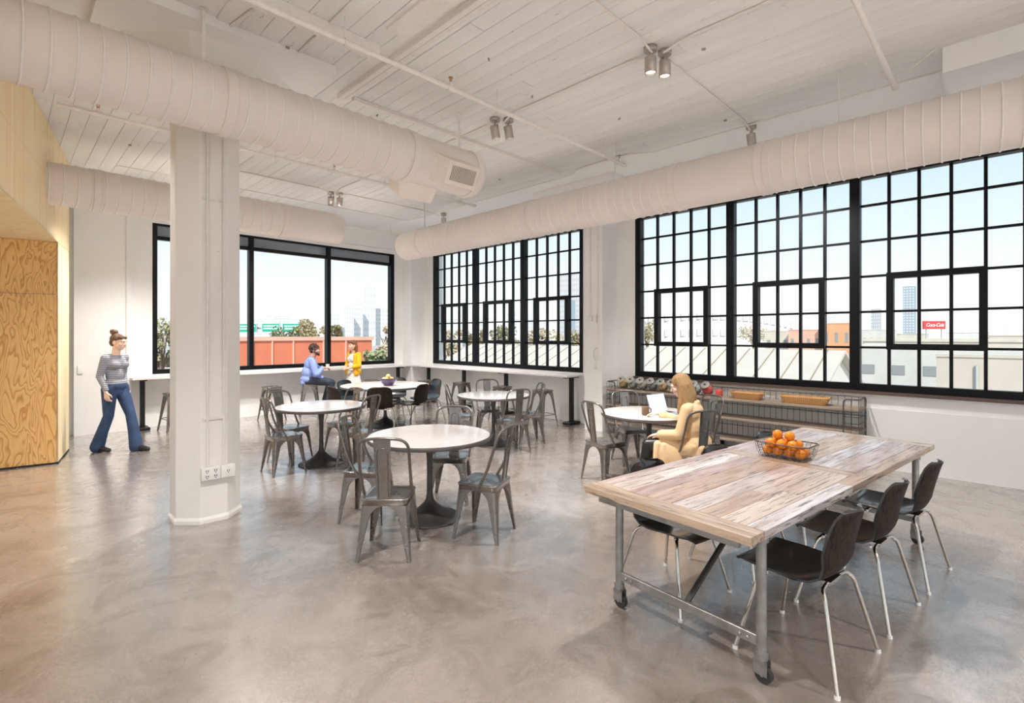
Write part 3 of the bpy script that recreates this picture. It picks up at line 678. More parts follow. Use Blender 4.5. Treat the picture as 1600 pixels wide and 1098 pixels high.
hp = smoothpath([(.180,-.02,.425),(.186,-.10,.56),(.186,-.212,.895),(0,-.232,.912),(-.186,-.212,.895),(-.186,-.10,.56),(-.180,-.02,.425)], .085, 6)
CH['hoop'] = MB().tube(hp, .0118, 8).mesh('back_hoop', M['steeltube'])
sp_rows = []
for t in [i/8 for i in range(9)]:
    y = -.166 - .062*t; z = .440 + .468*t; w = .050 + .013*t
    sp_rows.append([V(x*w, y - .004*(1-x*x), z) for x in (-1,-.94,-.5,0,.5,.94,1)])
b = MB(); b.grid(sp_rows); b.grid([[p+V(0,-.004,0) for p in reversed(r)] for r in sp_rows])
b.grid([[r[0] for r in sp_rows], [r[0]+V(0,-.004,0) for r in sp_rows]], 0, False); b.grid([[r[-1] for r in sp_rows], [r[-1]+V(0,-.004,0) for r in sp_rows]], 0, False)
CH['splat'] = b.mesh('splat', M['steel'])
def spl(x, t, dy): return V(x, -.166-.062*t-.003+dy, .440+.468*t)
emb = []
for dy in (-.0045, .0045):
    emb.append([spl(-.036, .06, dy), spl(-.038, .4, dy), spl(-.040, .76, dy)] + [spl(-.040*math.cos(a), .76+.075*math.sin(a)*1.15, dy) for a in [PI*k/8 for k in range(1, 8)]] + [spl(.040, .76, dy), spl(.038, .4, dy), spl(.036, .06, dy)])
CH['emboss'] = MB().tube(emb[0], .0042, 6).tube(emb[1], .0042, 6).mesh('emboss', M['steeltube'])
CH['rim'] = MB().tube([(-.05,-.166,.446),(0,-.174,.447),(.05,-.166,.446)], .006, 6).mesh('bracket', M['steel'])
def cafe_chair():
    r = empty('cafe_chair')
    s = inst('seat', CH['seat'], r); inst('seat_holes', CH['holes'], s); s.children[0]['kind'] = 'stuff'
    for k in range(4): inst('leg', CH['leg'], r, None, (0, 0, k*PI/2))
    inst('back_hoop', CH['hoop'], r); sp = inst('splat', CH['splat'], r); inst('emboss', CH['emboss'], sp); inst('bracket', CH['rim'], r)
    return r
proto_chair = cafe_chair(); used = [False]
def place(proto, flag, x, y, deg, label, cat, group):
    o = proto if not flag[0] else copy_tree(proto)
    flag[0] = True; o.location = (x, y, 0); o.rotation_euler = (0, 0, math.radians(deg)-PI/2)
    tag(o, label, cat, group); return o
T1, T2, T3, T4, T5 = (2.746, 3.757), (2.923, 6.344), (5.299, 5.624), (4.973, 8.169), (5.338, 3.013)
CL = [(2.10,3.39,44.5,'steel cafe chair with its back to the camera at the nearest round table'),
      (2.36,4.17,-52,'steel cafe chair on the left side of the nearest round table'),
      (2.85,3.13,113,'steel cafe chair turned left at the right of the nearest round table'),
      (3.21,4.03,221,'steel cafe chair facing the camera behind the nearest round table'),
      (2.43,6.30,0,'steel cafe chair at the left end of the round table beside the column'),
      (2.70,6.77,-66,'steel cafe chair behind the left of the round table beside the column'),
      (3.175,5.84,116,'steel cafe chair on the right of the round table beside the column'),
      (3.36,6.58,192,'steel cafe chair facing the camera behind the round table beside the column'),
      (5.13,5.06,75,'steel cafe chair with its back to the camera at the table by the far counter'),
      (5.785,5.338,149,'steel cafe chair on the right of the table by the far counter'),
      (5.70,6.17,234,'steel cafe chair facing the camera behind the table by the far counter'),
      (4.90,5.93,-42,'steel cafe chair seen edge-on left of the table by the far counter'),
      (4.87,3.30,-15,'steel cafe chair on the left of the table with the laptop'),
      (5.80,3.53,236,'steel cafe chair across the laptop table below the glass jars'),
      (5.00,2.34,62,'steel cafe chair the woman in the beige coat sits on'),
      (6.05,2.72,157,'brightly lit steel cafe chair behind the woman in the beige coat')]
for x, y, a, lab in CL: place(proto_chair, used, x, y, a, lab, 'chair', 'steel cafe chairs')

ST = {}
ST['leg'] = leg_mesh('stool_leg', .205, .140, .605, .024, .062, .44)
ST['seat'] = seat_mesh('stool_seat', [(.134,.03,.60),(.141,.035,.605),(.144,.04,.632),(.152,.045,.644),(.153,.045,.652),(.147,.045,.658),(.12,.04,.654),(.05,.02,.651)])
def wz(z): return .205+(.140-.205)*z/.605
q = wz(.21); ST['bar'] = MB().cyl((q-.012, -q+.012, .21), (q-.012, q-.012, .21), .007, n=6).mesh('foot_bar', M['steeltube'])
ST['slot'] = MB().box((-.045,-.012,.6505),(.045,.012,.6525)).mesh('hand_slot', M['hole'])
def stool():
    r = empty('metal_stool'); s = inst('seat', ST['seat'], r); inst('hand_slot', ST['slot'], s)
    for k in range(4): inst('leg', ST['leg'], r, None, (0, 0, k*PI/2)); inst('foot_bar', ST['bar'], r, None, (0, 0, k*PI/2))
    return r
ps = stool(); us = [False]
for x, y, a, lab in [(7.02,6.13,85,'backless steel stool at the near end of the far window counter'), (6.95,7.12,92,'backless steel stool behind the table by the far counter'),
                     (6.93,8.35,88,'backless steel stool standing left of the table by the far counter'), (6.70,9.30,90,'backless steel stool nearest the corner at the far window counter'),
                     (5.95,10.28,0,'backless steel stool right of the woman in the yellow cardigan'), (3.76,10.33,3,'backless steel stool left of the seated man'),
                     (4.50,10.30,-20,'backless steel stool the man in the blue shirt sits on'), (2.16,10.42,10,'backless steel stool half hidden behind the column')]:
    place(ps, us, x, y, a, lab, 'stool', 'steel stools')

# ================================================================== ROUND PEDESTAL TABLES
def round_table(pos, R, label, zt=.752, base=.28, group='round pedestal tables'):
    r = empty('round_table', (*pos, 0)); tag(r, label, 'table', group)
    MB().lathe([(0,zt-.004),(R-.004,zt-.004),(R-.004,zt),(R-.012,zt+.001),(0,zt+.001)], 64).build('tabletop', M['ttop'], r)
    MB().lathe([(R-.05,zt-.036),(R,zt-.036),(R+.002,zt-.03),(R+.002,zt-.004),(R-.003,zt-.001),(R-.05,zt-.004)], 64).build('edge_band', M['trim'], r)
    MB().lathe([(0,zt-.034),(R-.06,zt-.034),(R-.06,zt-.006),(0,zt-.006)], 40).build('underside', M['trim'], r)
    k = base/.28
    MB().lathe([(.0,.0),(.275*k,.0),(.28*k,.006),(.275*k,.012),(.215*k,.024),(.150*k,.058),(.098*k,.100),(.056,.142),(.036,.172),(.028,.22),(.026,.40),(.028,.55),(.038,.63),(.062,.685),(.11,.712),(.12,.718),(0,.718)], 36).build('pedestal', M['iron'], r)
    return r
round_table(T1, .55, 'nearest round table with bleached top and dark pedestal')
round_table(T2, .55, 'round pedestal table just right of the column')
round_table(T3, .55, 'round pedestal table near the far window counter')
round_table(T4, .79, 'largest round table with the dark bowl, ringed by black chairs', .752, .36)
round_table(T5, .55, 'round pedestal table with the laptop and mug')

# ================================================================== LONG RECLAIMED TABLE
TA = math.radians(-6.9); TC = (3.89, 1.12)
tbl = empty('long_table', (*TC, 0), TA); tag(tbl, 'long reclaimed wood table on galvanised pipe legs with castors', 'table')
TL, TW, TZ, TT = 3.06, 1.0, .765, .045
def board(lo, hi, m, dz=0): return MB().rbox((lo[0], lo[1], TZ-TT+.004), (hi[0], hi[1], TZ+dz), .003, None, 0, 1).mesh('plank', m)
rng = random.Random(11)
MB().box((-TL/2+.03, -TW/2+.03, TZ-TT), (TL/2-.03, TW/2-.03, TZ-TT+.006)).build('sub_top', M['top_edge'], tbl)
def plank(x0_, x1_, y0_, y1_, m, dz=0, turn=False):
    g = .0016
    cxm, cym = (x0_+x1_)/2, (y0_+y1_)/2; lx, ly = x1_-x0_-g, y1_-y0_-g
    if turn: lx, ly = ly, lx
    me = MB().rbox((-lx/2, -ly/2, TZ-TT+.004), (lx/2, ly/2, TZ+dz), .0025, None, 0, 1).mesh('plank', m)
    return inst('plank', me, tbl, (cxm, cym, 0), (0, 0, PI/2 if turn else 0))
EB = .13
for s in (-1, 1):
    plank(s*TL/2 if s < 0 else TL/2-EB, -TL/2+EB if s < 0 else TL/2, -TW/2, TW/2, M['top_edge'], .0005, True)
plank(-.07, .07, -TW/2+.09, TW/2-.09, M['top_edge'], .0, True)
for s in (-1, 1):
    y0_ = -TW/2 if s < 0 else TW/2-.09
    plank(-TL/2+EB, .3*s, y0_, y0_+.09, M['top_a']); plank(.3*s, TL/2-EB, y0_, y0_+.09, M['top_a'])
ys = [-TW/2+.09]; ws = [.12,.15,.13,.14,.12]; rem = TW-.18-sum(ws); ws.append(rem)
for half in (-1, 1):
    y = -TW/2+.09; rng.shuffle(ws)
    xa, xb = (-TL/2+EB, -.07) if half < 0 else (.07, TL/2-EB)
    for i, w in enumerate(ws):
        if rng.random() < .35:
            xm = xa + (xb-xa)*rng.uniform(.3, .7); plank(xa, xm, y, y+w, M['top_a'], rng.uniform(-.001, .0006)); plank(xm, xb, y, y+w, M['top_a'], rng.uniform(-.001, .0006))
        else: plank(xa, xb, y, y+w, M['top_a'], rng.uniform(-.001, .0006))
        y += w
LX, LY = 1.29, .43
for sx in (-1, 1):
    for sy in (-1, 1):
        lg = empty('leg', (sx*LX, sy*LY, 0)); lg.parent = tbl
        MB().cyl((0,0,.12), (0,0,TZ-TT-.012), .0235, n=16).build('pipe', M['galv'], lg)
        MB().cyl((0,0,.112), (0,0,.15), .031, n=16).cyl((0,0,TZ-TT-.05), (0,0,TZ-TT-.006), .033, n=16).cyl((0,0,TZ-TT-.012), (0,0,TZ-TT+.002), .055, n=18).build('flange', M['galv'], lg)
        cs = MB().cbox((0,0,.108), (.05,.05,.012)).box((-.022,-.035,.04),(-.017,.03,.108)).box((.017,-.035,.04),(.022,.03,.108)).build('castor_fork', M['galv'], lg)
        MB().cyl((-.014,-.012,.040), (.014,-.012,.040), .040, n=20).build('castor_wheel', M['rubber'], lg)
        MB().cyl((-.026,-.012,.045), (.026,-.012,.045), .009, n=10).build('axle', M['galv'], lg)
for sx in (-1, 1):
    MB().rbox((sx*LX-.012, -LY-.0, .165), (sx*LX+.012, LY, .215), .003, None, 0, 1).build('end_rail', M['galv'], tbl)
    q = MB()
    for yy in (-LY+.06, -LY+.10, LY-.06, LY-.10): q.ball((sx*LX+(.014)*(-1 if sx < 0 else 1), yy, .19), .010, None, 8, 6)
    rv = q.build('rivets', M['galv'], tbl)
    MB().rbox((sx*LX-.02, -TW/2+.06, TZ-TT-.042), (sx*LX+.02, TW/2-.06, TZ-TT), .003, None, 0, 1).build('top_rail', M['galv'], tbl)
    MB().rbox((sx*(TL/2-.055)-.016, -TW/2+.08, TZ-TT-.038), (sx*(TL/2-.055)+.016, TW/2-.08, TZ-TT), .002, None, 0, 1).build('angle_bar', M['galv'], tbl)
    d0 = V(sx*(LX-.01), -.02, .20); d1 = V(sx*.35, .0, TZ-TT-.01)
    MB().cyl(d0, d1, .0165, n=10).build('brace', M['iron'], tbl)
MB().rbox((-.5, -.02, TZ-TT-.04), (.5, .02, TZ-TT), .003, None, 0, 1).build('center_rail', M['iron'], tbl)

# ================================================================== BLACK SHELL CHAIRS
SH = {}
prof = [(.235,.430,.175),(.226,.447,.195),(.195,.459,.210),(.12,.455,.220),(.03,.443,.225),(-.07,.436,.225),(-.145,.444,.218),(-.195,.475,.208),(-.222,.53,.205),(-.240,.60,.210),(-.256,.67,.212),(-.273,.735,.203),(-.287,.778,.178),(-.297,.800,.128),(-.301,.806,.06)]
def shell_rows(off):
    rows_ = []
    for i, (y, z, w) in enumerate(prof):
        a = prof[max(i-1, 0)]; c = prof[min(i+1, len(prof)-1)]
        t = V(0, c[0]-a[0], c[1]-a[1]).normalized(); nrm = V(0, -t.z, t.y)     # outward (below / behind)
        bk = min(1, max(0, (z-.45)/.15)) if y < -.05 else 0
        row = []
        for k in range(-5, 6):
            u = k/5; p = V(u*w, y, z); p += V(0, bk*.042*u*u, (1-bk)*.020*u*u*(1 if y < .15 else .4)); row.append(p + nrm*off)
        rows_.append(row)
    return rows_
prof = [(y+.05, z, w) for y, z, w in prof]
fo, bo = shell_rows(0), shell_rows(.011)
b = MB(); b.grid([list(reversed(r)) for r in fo], 0); b.grid(bo, 1)
for side in (0, -1): b.grid([[r[side] for r in fo], [r[side] for r in bo]] if side == 0 else [[r[side] for r in bo], [r[side] for r in fo]], 0, True)
b.grid([fo[0], bo[0]], 0, True); b.grid([bo[-1], fo[-1]], 0, True)
SH['shell'] = b.mesh('shell', [M['shell'], M['shellback']])
def legpath(sx, sy): return smoothpath([(sx*.05, sy*.12, .418), (sx*.155, sy*.135, .418), (sx*.188, sy*.158, .385), (sx*.275, sy*.240, .012)], .05, 5)
SH['lf'] = MB().tube(legpath(1, 1), .0105, 8).mesh('leg', M['chrome']); SH['lr'] = MB().tube(legpath(1, -1), .0105, 8).mesh('leg', M['chrome'])
SH['lf2'] = MB().tube(legpath(-1, 1), .0105, 8).mesh('leg', M['chrome']); SH['lr2'] = MB().tube(legpath(-1, -1), .0105, 8).mesh('leg', M['chrome'])
SH['glide'] = MB().cyl((0,0,0), (0,0,.016), .014, .0125, n=10).mesh('glide', M['glide'])
SH['mount'] = MB().cbox((0,0,.420), (.14,.28,.016)).cyl((-.16,.13,.405),(-.16,.13,.42), .01, n=8).cyl((.16,.13,.405),(.16,.13,.42), .01, n=8).mesh('mount', M['chrome'])
def shell_chair():
    r = empty('shell_chair'); inst('shell', SH['shell'], r); inst('mount', SH['mount'], r)
    for k, (sx, sy) in (('lf',(1,1)),('lr',(1,-1)),('lf2',(-1,1)),('lr2',(-1,-1))):
        l = inst('leg', SH[k], r); inst('glide', SH['glide'], l, (sx*.275, sy*.240, 0))
    return r
pc = shell_chair(); uc = [False]
for x, y, a, lab in [(2.975,.765,83,'black shell chair nearest the camera, right side of the long table'), (3.716,.675,83,'black shell chair in the middle of the right side of the long table'),
                     (4.47,.577,83,'black shell chair farthest along the right side of the long table'), (3.06,1.56,-97,'black shell chair nearest the camera, left side of the long table'),
                     (3.83,1.42,-97,'black shell chair in the middle of the left side of the long table'), (4.68,1.33,-97,'black shell chair behind the orange basket, left side of the long table'),
                     (4.53,7.58,53,'black shell chair with its back to the camera at the largest round table'), (5.17,7.56,112,'black shell chair turned left at the right front of the largest round table'),
                     (5.82,8.03,172,'black shell chair with sheen on its inner back, right of the largest round table'), (4.68,8.85,-68,'black shell chair behind the left of the largest round table'),
                     (4.12,8.12,2,'black shell chair at the left end of the largest round table'), (5.52,8.74,222,'black shell chair behind the dark bowl at the largest round table')]:
    place(pc, uc, x, y, a, lab, 'chair', 'black shell chairs')

# ================================================================== WIRE SHELF WITH JARS AND BASKETS
SX0, SX1, SY0, SY1 = 7.27, 7.67, 1.30, 4.90
shelf = empty('wire_shelf', ((SX0+SX1)/2, (SY0+SY1)/2, 0)); tag(shelf, 'long low wire shelf unit with wooden boards under the gridded window', 'shelf')
ox, oy = (SX0+SX1)/2, (SY0+SY1)/2
def SB(b, n_, m): return b.build(n_, m, shelf)
def L(x, y, z): return V(x-ox, y-oy, z)
for z in (.755, .49, .19):
    SB(MB().rbox(L(SX0, SY0, z-.028), L(SX1, SY1, z), .003, None, 0, 1), 'shelf_board', M['shelfwood'])
    SB(MB().tube([L(SX0-.006, SY0-.006, z-.03), L(SX0-.006, SY1+.006, z-.03), L(SX1, SY1+.006, z-.03), L(SX1, SY0-.006, z-.03)], .006, 6, True), 'shelf_rim', M['wire'])
SB(MB().tube([L(SX1, SY0, .875), L(SX1, SY1, .875)], .007, 6), 'back_rail', M['wire'])
SB(MB().tube([L(SX1, SY0, .64), L(SX1, SY1, .64)], .0045, 6), 'back_rail', M['wire']); SB(MB().tube([L(SX1, SY0, .33), L(SX1, SY1, .33)], .0045, 6), 'back_rail', M['wire'])
wv = MB().cyl((0,0,.10), (0,0,.875), .0032, n=5, caps=False).mesh('back_wire', M['wire'])
nw = int((SY1-SY0)/.075)
for i in range(nw+1): inst('back_wire', wv, shelf, L(SX1, SY0+i*(SY1-SY0)/nw, 0))
for y in (SY0, SY1):
    s = 1 if y == SY0 else -1
    SB(MB().tube(smoothpath([L(SX0, y+s*.16, .10), L(SX0, y+s*.16, .875), L(SX0, y, .875), L(SX1, y, .875), L(SX1, y, .10)], .05, 5), .009, 8), 'end_frame', M['wire'])
    for z in (.66, .58, .38, .28): SB(MB().tube([L(SX0, y+s*.16, z), L(SX0, y, z), L(SX1, y, z)], .004, 6), 'end_wire', M['wire'])
    for k in range(5): SB(MB().cyl(L(SX0+k*(SX1-SX0)/5, y, .12), L(SX0+k*(SX1-SX0)/5, y, .875), .0035, n=5, caps=False), 'end_wire', M['wire'])
    SB(MB().cyl(L(SX0, y+s*.08, .12), L(SX0, y+s*.08, .875), .0035, n=5, caps=False), 'end_wire', M['wire'])
SB(MB().cyl(L(SX0, 3.1, .10), L(SX0, 3.1, .75), .007, n=6), 'mid_post', M['wire']); SB(MB().cyl(L(SX1-.01, 3.1, .10), L(SX1-.01, 3.1, .87), .007, n=6), 'mid_post', M['wire'])
for y in (SY0+.16, 3.1, SY1-.16):
    for x in (SX0+.02, SX1-.02):
        SB(MB().cyl(L(x-.012, y, .04), L(x+.012, y, .04), .04, n=16).box(L(x-.02, y-.02, .04), L(x-.014, y+.02, .12)).box(L(x+.014, y-.02, .04), L(x+.02, y+.02, .12)), 'castor', M['rubber'])
# tilted sweet jars
JR = Matrix.Rotation(-.82, 4, 'Y')
M['sweets'] = [pm('jar_fill_%d' % i, c, .6, 0, .45, 40) for i, c in enumerate(((.62,.42,.18),(.45,.40,.36),(.50,.42,.36),(.28,.25,.24),(.66,.40,.22),(.62,.52,.26),(.55,.45,.30),(.42,.40,.38),(.70,.10,.08)))]
jx = [(965,'toffee'),(977.5,'grey'),(991,'pale brown'),(1005,'dark'),(1020,'orange'),(1034.5,'yellow'),(1047,'tan'),(1060,'grey-brown'),(1083,'mixed')]
yc = 4.70
jar_b = MB().lathe([(0,-.085),(.055,-.085),(.072,-.07),(.078,-.02),(.078,.03),(.066,.07),(.056,.08),(.056,.088)], 20).mesh('jar_body', M['jar'])
jar_l = MB().lathe([(0,.088),(.064,.088),(.066,.092),(.066,.104),(.060,.108),(.026,.104),(.0,.104)], 20).mesh('lid', M['lid'])
jar_k = MB().lathe([(0,.104),(.012,.104),(.014,.112),(0,.116)], 10).mesh('knob', M['hole'])
for i, (px, nm) in enumerate(jx):
    y = 4.70 - i*.182
    j = empty('glass_jar', (7.46, y, .756)); tag(j, '%s tilted glass jar from the left on the wire shelf, %s contents' % (['first','second','third','fourth','fifth','sixth','seventh','eighth','ninth'][i], nm), 'jar', 'tilted glass jars')
    T = Matrix.Translation((0,0,.098)) @ JR
    for n_, me in (('jar_body', jar_b), ('lid', jar_l)):
        p = inst(n_, me, j); p.matrix_local = T
        if n_ == 'lid': k = inst('knob', jar_k, p)
    f = MB().lathe([(0,-.08),(.052,-.08),(.069,-.066),(.073,-.02),(.072,.012),(0,.02)], 16).build('sweets', M['sweets'][i], j); f.matrix_local = T; f['kind'] = 'stuff'
    MB().tube([(-.055,-.05,.004),(-.075,-.05,.05)], .004, 5).tube([(-.055,.05,.004),(-.075,.05,.05)], .004, 5).tube([(-.04,-.05,.004),(.07,-.05,.004)], .004, 5).tube([(-.04,.05,.004),(.07,.05,.004)], .004, 5).build('stand', M['wire'], j)
o = MB().rbox((7.40, 3.02, .756), (7.50, 3.10, .86), .012).build('sweet_bag', M['sweets'][8]); tag(o, 'small red packet beside the last glass jar', 'packet')
# wicker trays
def wicker_tray(y, ln, label, tilt=0):
    t = empty('wicker_tray', (7.46, y, .756), PI/2+tilt); tag(t, label, 'basket', 'wicker trays')
    w = .24; h = .085; fl = .035
    def ring(a, c, z, r=.05): 
        out = []
        for q in range(4):
            sx_, sy_ = [(1,1),(-1,1),(-1,-1),(1,-1)][q]
            for k in range(4): tt = q*PI/2+k*PI/6; out.append(V(sx_*(a-r)+r*math.cos(tt), sy_*(c-r)+r*math.sin(tt), z))
        return out
    R_ = [ring(ln/2-fl, w/2-fl, .0), ring(ln/2-fl*.4, w/2-fl*.4, h*.6), ring(ln/2, w/2, h), ring(ln/2-.012, w/2-.012, h), ring(ln/2-fl-.008, w/2-fl-.008, .012)]
    n_ = len(R_[0]); fs = [tuple(range(n_-1, -1, -1))]
    for i in range(4):
        for k in range(n_): fs.append((i*n_+k, i*n_+(k+1) % n_, (i+1)*n_+(k+1) % n_, (i+1)*n_+k))
    fs.append(tuple(range(4*n_, 5*n_))); MB().add([p for r_ in R_ for p in r_], fs, False).build('tray_body', M['wicker'], t)
    MB().tube(ring(ln/2-.005, w/2-.005, h+.004), .008, 6, True).build('rolled_rim', M['wicker'], t)
    for s in (-1, 1): MB().tube([(s*(ln/2-.005), -.05, h), (s*(ln/2+.01), -.03, h+.03), (s*(ln/2+.01), .03, h+.03), (s*(ln/2-.005), .05, h)], .006, 6).build('handle', M['wicker'], t)
wicker_tray(2.66, .42, 'smaller wicker tray, left one on the wire shelf'); wicker_tray(1.93, .56, 'larger wicker tray, right one on the wire shelf', .06)

# ================================================================== THINGS ON THE TABLES
# wire basket of oranges
bx = (4.01, 1.16); bz = TZ+.001
bk = empty('wire_basket', (*bx, bz), TA+PI/2); tag(bk, 'wire basket of oranges on the long table', 'basket')
def rr(a, c, z, r=.05):
    out = []
    for q in range(4):
        sx_, sy_ = [(1,1),(-1,1),(-1,-1),(1,-1)][q]
        for k in range(4): tt = q*PI/2+k*PI/6; out.append(V(sx_*(a-r)+r*math.cos(tt), sy_*(c-r)+r*math.sin(tt), z))
    return out
lv = [(.150,.100,.004),(.163,.112,.035),(.172,.120,.07),(.182,.128,.112)]
MB().tube(rr(*lv[-1]), .0042, 6, True).build('rim', M['wire'], bk)
for a in lv[:-1]: MB().tube(rr(*a), .0018, 5, True).build('ring_wire', M['wire'], bk)
r0, r1, r2, r3 = [rr(*a) for a in lv]
q = MB()
def side_pts(a, c, z, k, n_, ax): 
    t = -1+2*(k+.5)/n_
    return (t*a, c, z) if ax == 0 else (a, t*c, z)
for ax, n_ in ((0, 11), (1, 8)):
    for s in (-1, 1):
        for k in range(n_):
            pts = []
            for a, c, z in lv:
                p = side_pts(a*(.9 if ax == 0 else 1), c*(.9 if ax else 1), z, k, n_, ax); pts.append((p[0], s*p[1], p[2]) if ax == 0 else (s*p[0], p[1], p[2]))
            q.tube(pts, .0015, 4, False, False)
for k in range(9): t = -.12+.03*k; q.tube([(t,-.10,.004),(t,.10,.004)], .0015, 4, False, False)
for k in range(6): t = -.075+.03*k; q.tube([(-.15,t,.004),(.15,t,.004)], .0015, 4, False, False)
q.build('mesh_wire', M['wire'], bk)
om = MB().ball((0,0,0), (.0352,.0352,.034), None, 20, 14).mesh('fruit', M['orange'])
om_n = MB().ball((0,0,.0335), (.004,.004,.0025), None, 8, 6).mesh('stem_end', pm('orange_navel', (.45,.33,.10), .7))
RO = Matrix.Rotation(TA+PI/2, 3, 'Z'); rng = random.Random(5)
OR = [(-.105,-.055,.044),(-.035,-.062,.044),(.04,-.055,.044),(.108,-.05,.044),(-.108,.03,.044),(-.03,.02,.044),(.045,.028,.044),(.112,.035,.044),(-.07,-.025,.104),(.005,-.028,.106),(.078,-.02,.105),(-.065,.05,.104),(.01,.052,.103),(.085,.055,.104),(-.03,.012,.162),(.05,.02,.163)]
OL = ['back corner of the bottom layer','bottom layer at the back edge','bottom layer near the middle back','bottom layer at the far back corner']
for i, p in enumerate(OR):
    w = Vector((*bx, bz)) + RO @ V(*p)
    o = inst('orange', om, None, w, (rng.uniform(-1,1), rng.uniform(-1,1), rng.uniform(0,6)))
    tag(o, 'orange in the bottom layer of the wire basket' if i < 8 else 'orange in the middle layer of the wire basket' if i < 14 else ('left one of the two topmost oranges in the wire basket', 'right one of the two topmost oranges in the wire basket')[i-14], 'orange', 'oranges in the wire basket'); inst('stem_end', om_n, o)
# bowl with fruit on the largest round table
bp = (4.94, 8.02)
bw = empty('bowl', (*bp, .753)); tag(bw, 'glossy dark plum bowl on the largest round table', 'bowl')
MB().lathe([(0,0),(.075,0),(.08,.008),(.125,.06),(.142,.105),(.145,.13),(.138,.131),(.118,.065),(.07,.02),(0,.018)], 32).build('bowl_body', M['bowl'], bw)
for s in (-1, 1): MB().tube(smoothpath([(s*.138,-.03,.10),(s*.165,-.02,.125),(s*.165,.02,.125),(s*.138,.03,.10)], .02), .008, 6).build('bowl_handle', M['bowl'], bw)
for i, (x, y, z) in enumerate([(-.055,-.04,.115),(.05,-.05,.115),(.0,.05,.118),(-.06,.045,.112),(.065,.035,.113),(.0,-.005,.165)]):
    o = MB().ball((0,0,0), (.043,.040,.036), None, 12, 8).build('bread_roll', M['bread'], None, (bp[0]+x, bp[1]+y, .753+z), (.2*i, .3, i)); tag(o, 'golden bread roll in the dark plum bowl', 'bread roll', 'rolls in the plum bowl')
# mug and laptop on the coat woman's table
mp = (5.13, 2.94)
mg = empty('mug', (*mp, .754), math.radians(-45)); tag(mg, 'brown stoneware mug left of the laptop', 'mug')
MB().lathe([(0,0),(.036,0),(.039,.006),(.041,.05),(.041,.098),(.0385,.1),(.036,.096),(.035,.012),(0,.01)], 24).build('cup', M['mug'], mg)
MB().tube(smoothpath([(.038,0,.082),(.066,0,.076),(.066,0,.034),(.038,0,.024)], .02, 4), .0062, 8).build('handle', M['mug'], mg)
lap = empty('laptop', (5.38, 2.80, .754), math.radians(28)); tag(lap, 'open laptop with a bright blank screen facing the seated woman', 'laptop')   # local -Y faces its user
lap.rotation_euler = (0, 0, math.radians(-8))
MB().rbox((-.16,-.11,0),(.16,.11,.012), .004).build('base', M['alu'], lap)
kb = MB()
for i in range(11):
    for j in range(4): kb.box((-.135+i*.0247,-.005+j*.024,.0118),(-.115+i*.0247,.014+j*.024,.0135))
kb.build('keyboard', M['rubber'], lap); MB().box((-.05,-.095,.0118),(.05,-.03,.0126)).build('touchpad', M['alu'], lap)
SR = Matrix.Translation((0,.108,.010)) @ Matrix.Rotation(-.30, 4, 'X')
sc_ = MB().rbox((-.16,0,0),(.16,.007,.215), .003, SR).build('lid', M['alu'], lap)
MB().box((-.15,-.0012,.010),(.15,.0,.205), SR).build('screen', M['screen'], sc_)

cp = empty('coffee_cup', (5.12, 10.80, .923)); tag(cp, 'small white cup on the back counter between man and woman', 'cup')
MB().lathe([(0,0),(.028,0),(.031,.004),(.040,.085),(.0405,.09),(.037,.09),(.028,.008),(0,.007)], 20).build('cup_body', M['plastic'], cp); MB().lathe([(0,.088),(.041,.088),(.042,.094),(.036,.099),(0,.099)], 20).build('lid', M['plastic'], cp)
# ================================================================== OUTSIDE
RT = V(math.sin(YAW), -math.cos(YAW), 0); FW = V(math.cos(YAW), math.sin(YAW), 0)
def site(px, d): return FW*d + RT*((px-800)/F_PX*d)       # ground position of something seen at column px, d metres out
def zat(py, d): return CAM_Z + (HOR_Y-py)/F_PX*d
GZ = -9.0
ex = {}
for k, c in dict(ground=(.62,.58,.54), white=(.88,.85,.80), cream=(.86,.79,.68), beige=(.76,.68,.60), tan=(.80,.71,.63), pink=(.86,.52,.40), red=(.80,.24,.13), orange=(.85,.45,.25), grey=(.62,.64,.66), blue=(.46,.55,.64), pale=(1.0,.98,.96), lilac=(.74,.72,.75), win=(.42,.43,.45), haze_win=(.82,.83,.86), rooft=(.76,.68,.60), green=(.02,.44,.30), yellow=(.80,.72,.05), dark=(.22,.20,.18), brown=(.36,.28,.20)).items():  # haze over the far city is put into the palest tones and tower windows
    c = tuple(x*(.74 if k not in ('red','orange','pink','green','yellow','dark','brown') else .86) for x in c)
    ex[k] = pm('outside_'+k, c, .75, 0, .06, .6)
struct(MB().box((-120,-120,GZ-.5),(900,900,GZ)).build('ground', ex['ground']), 'pale sunlit street level far below')
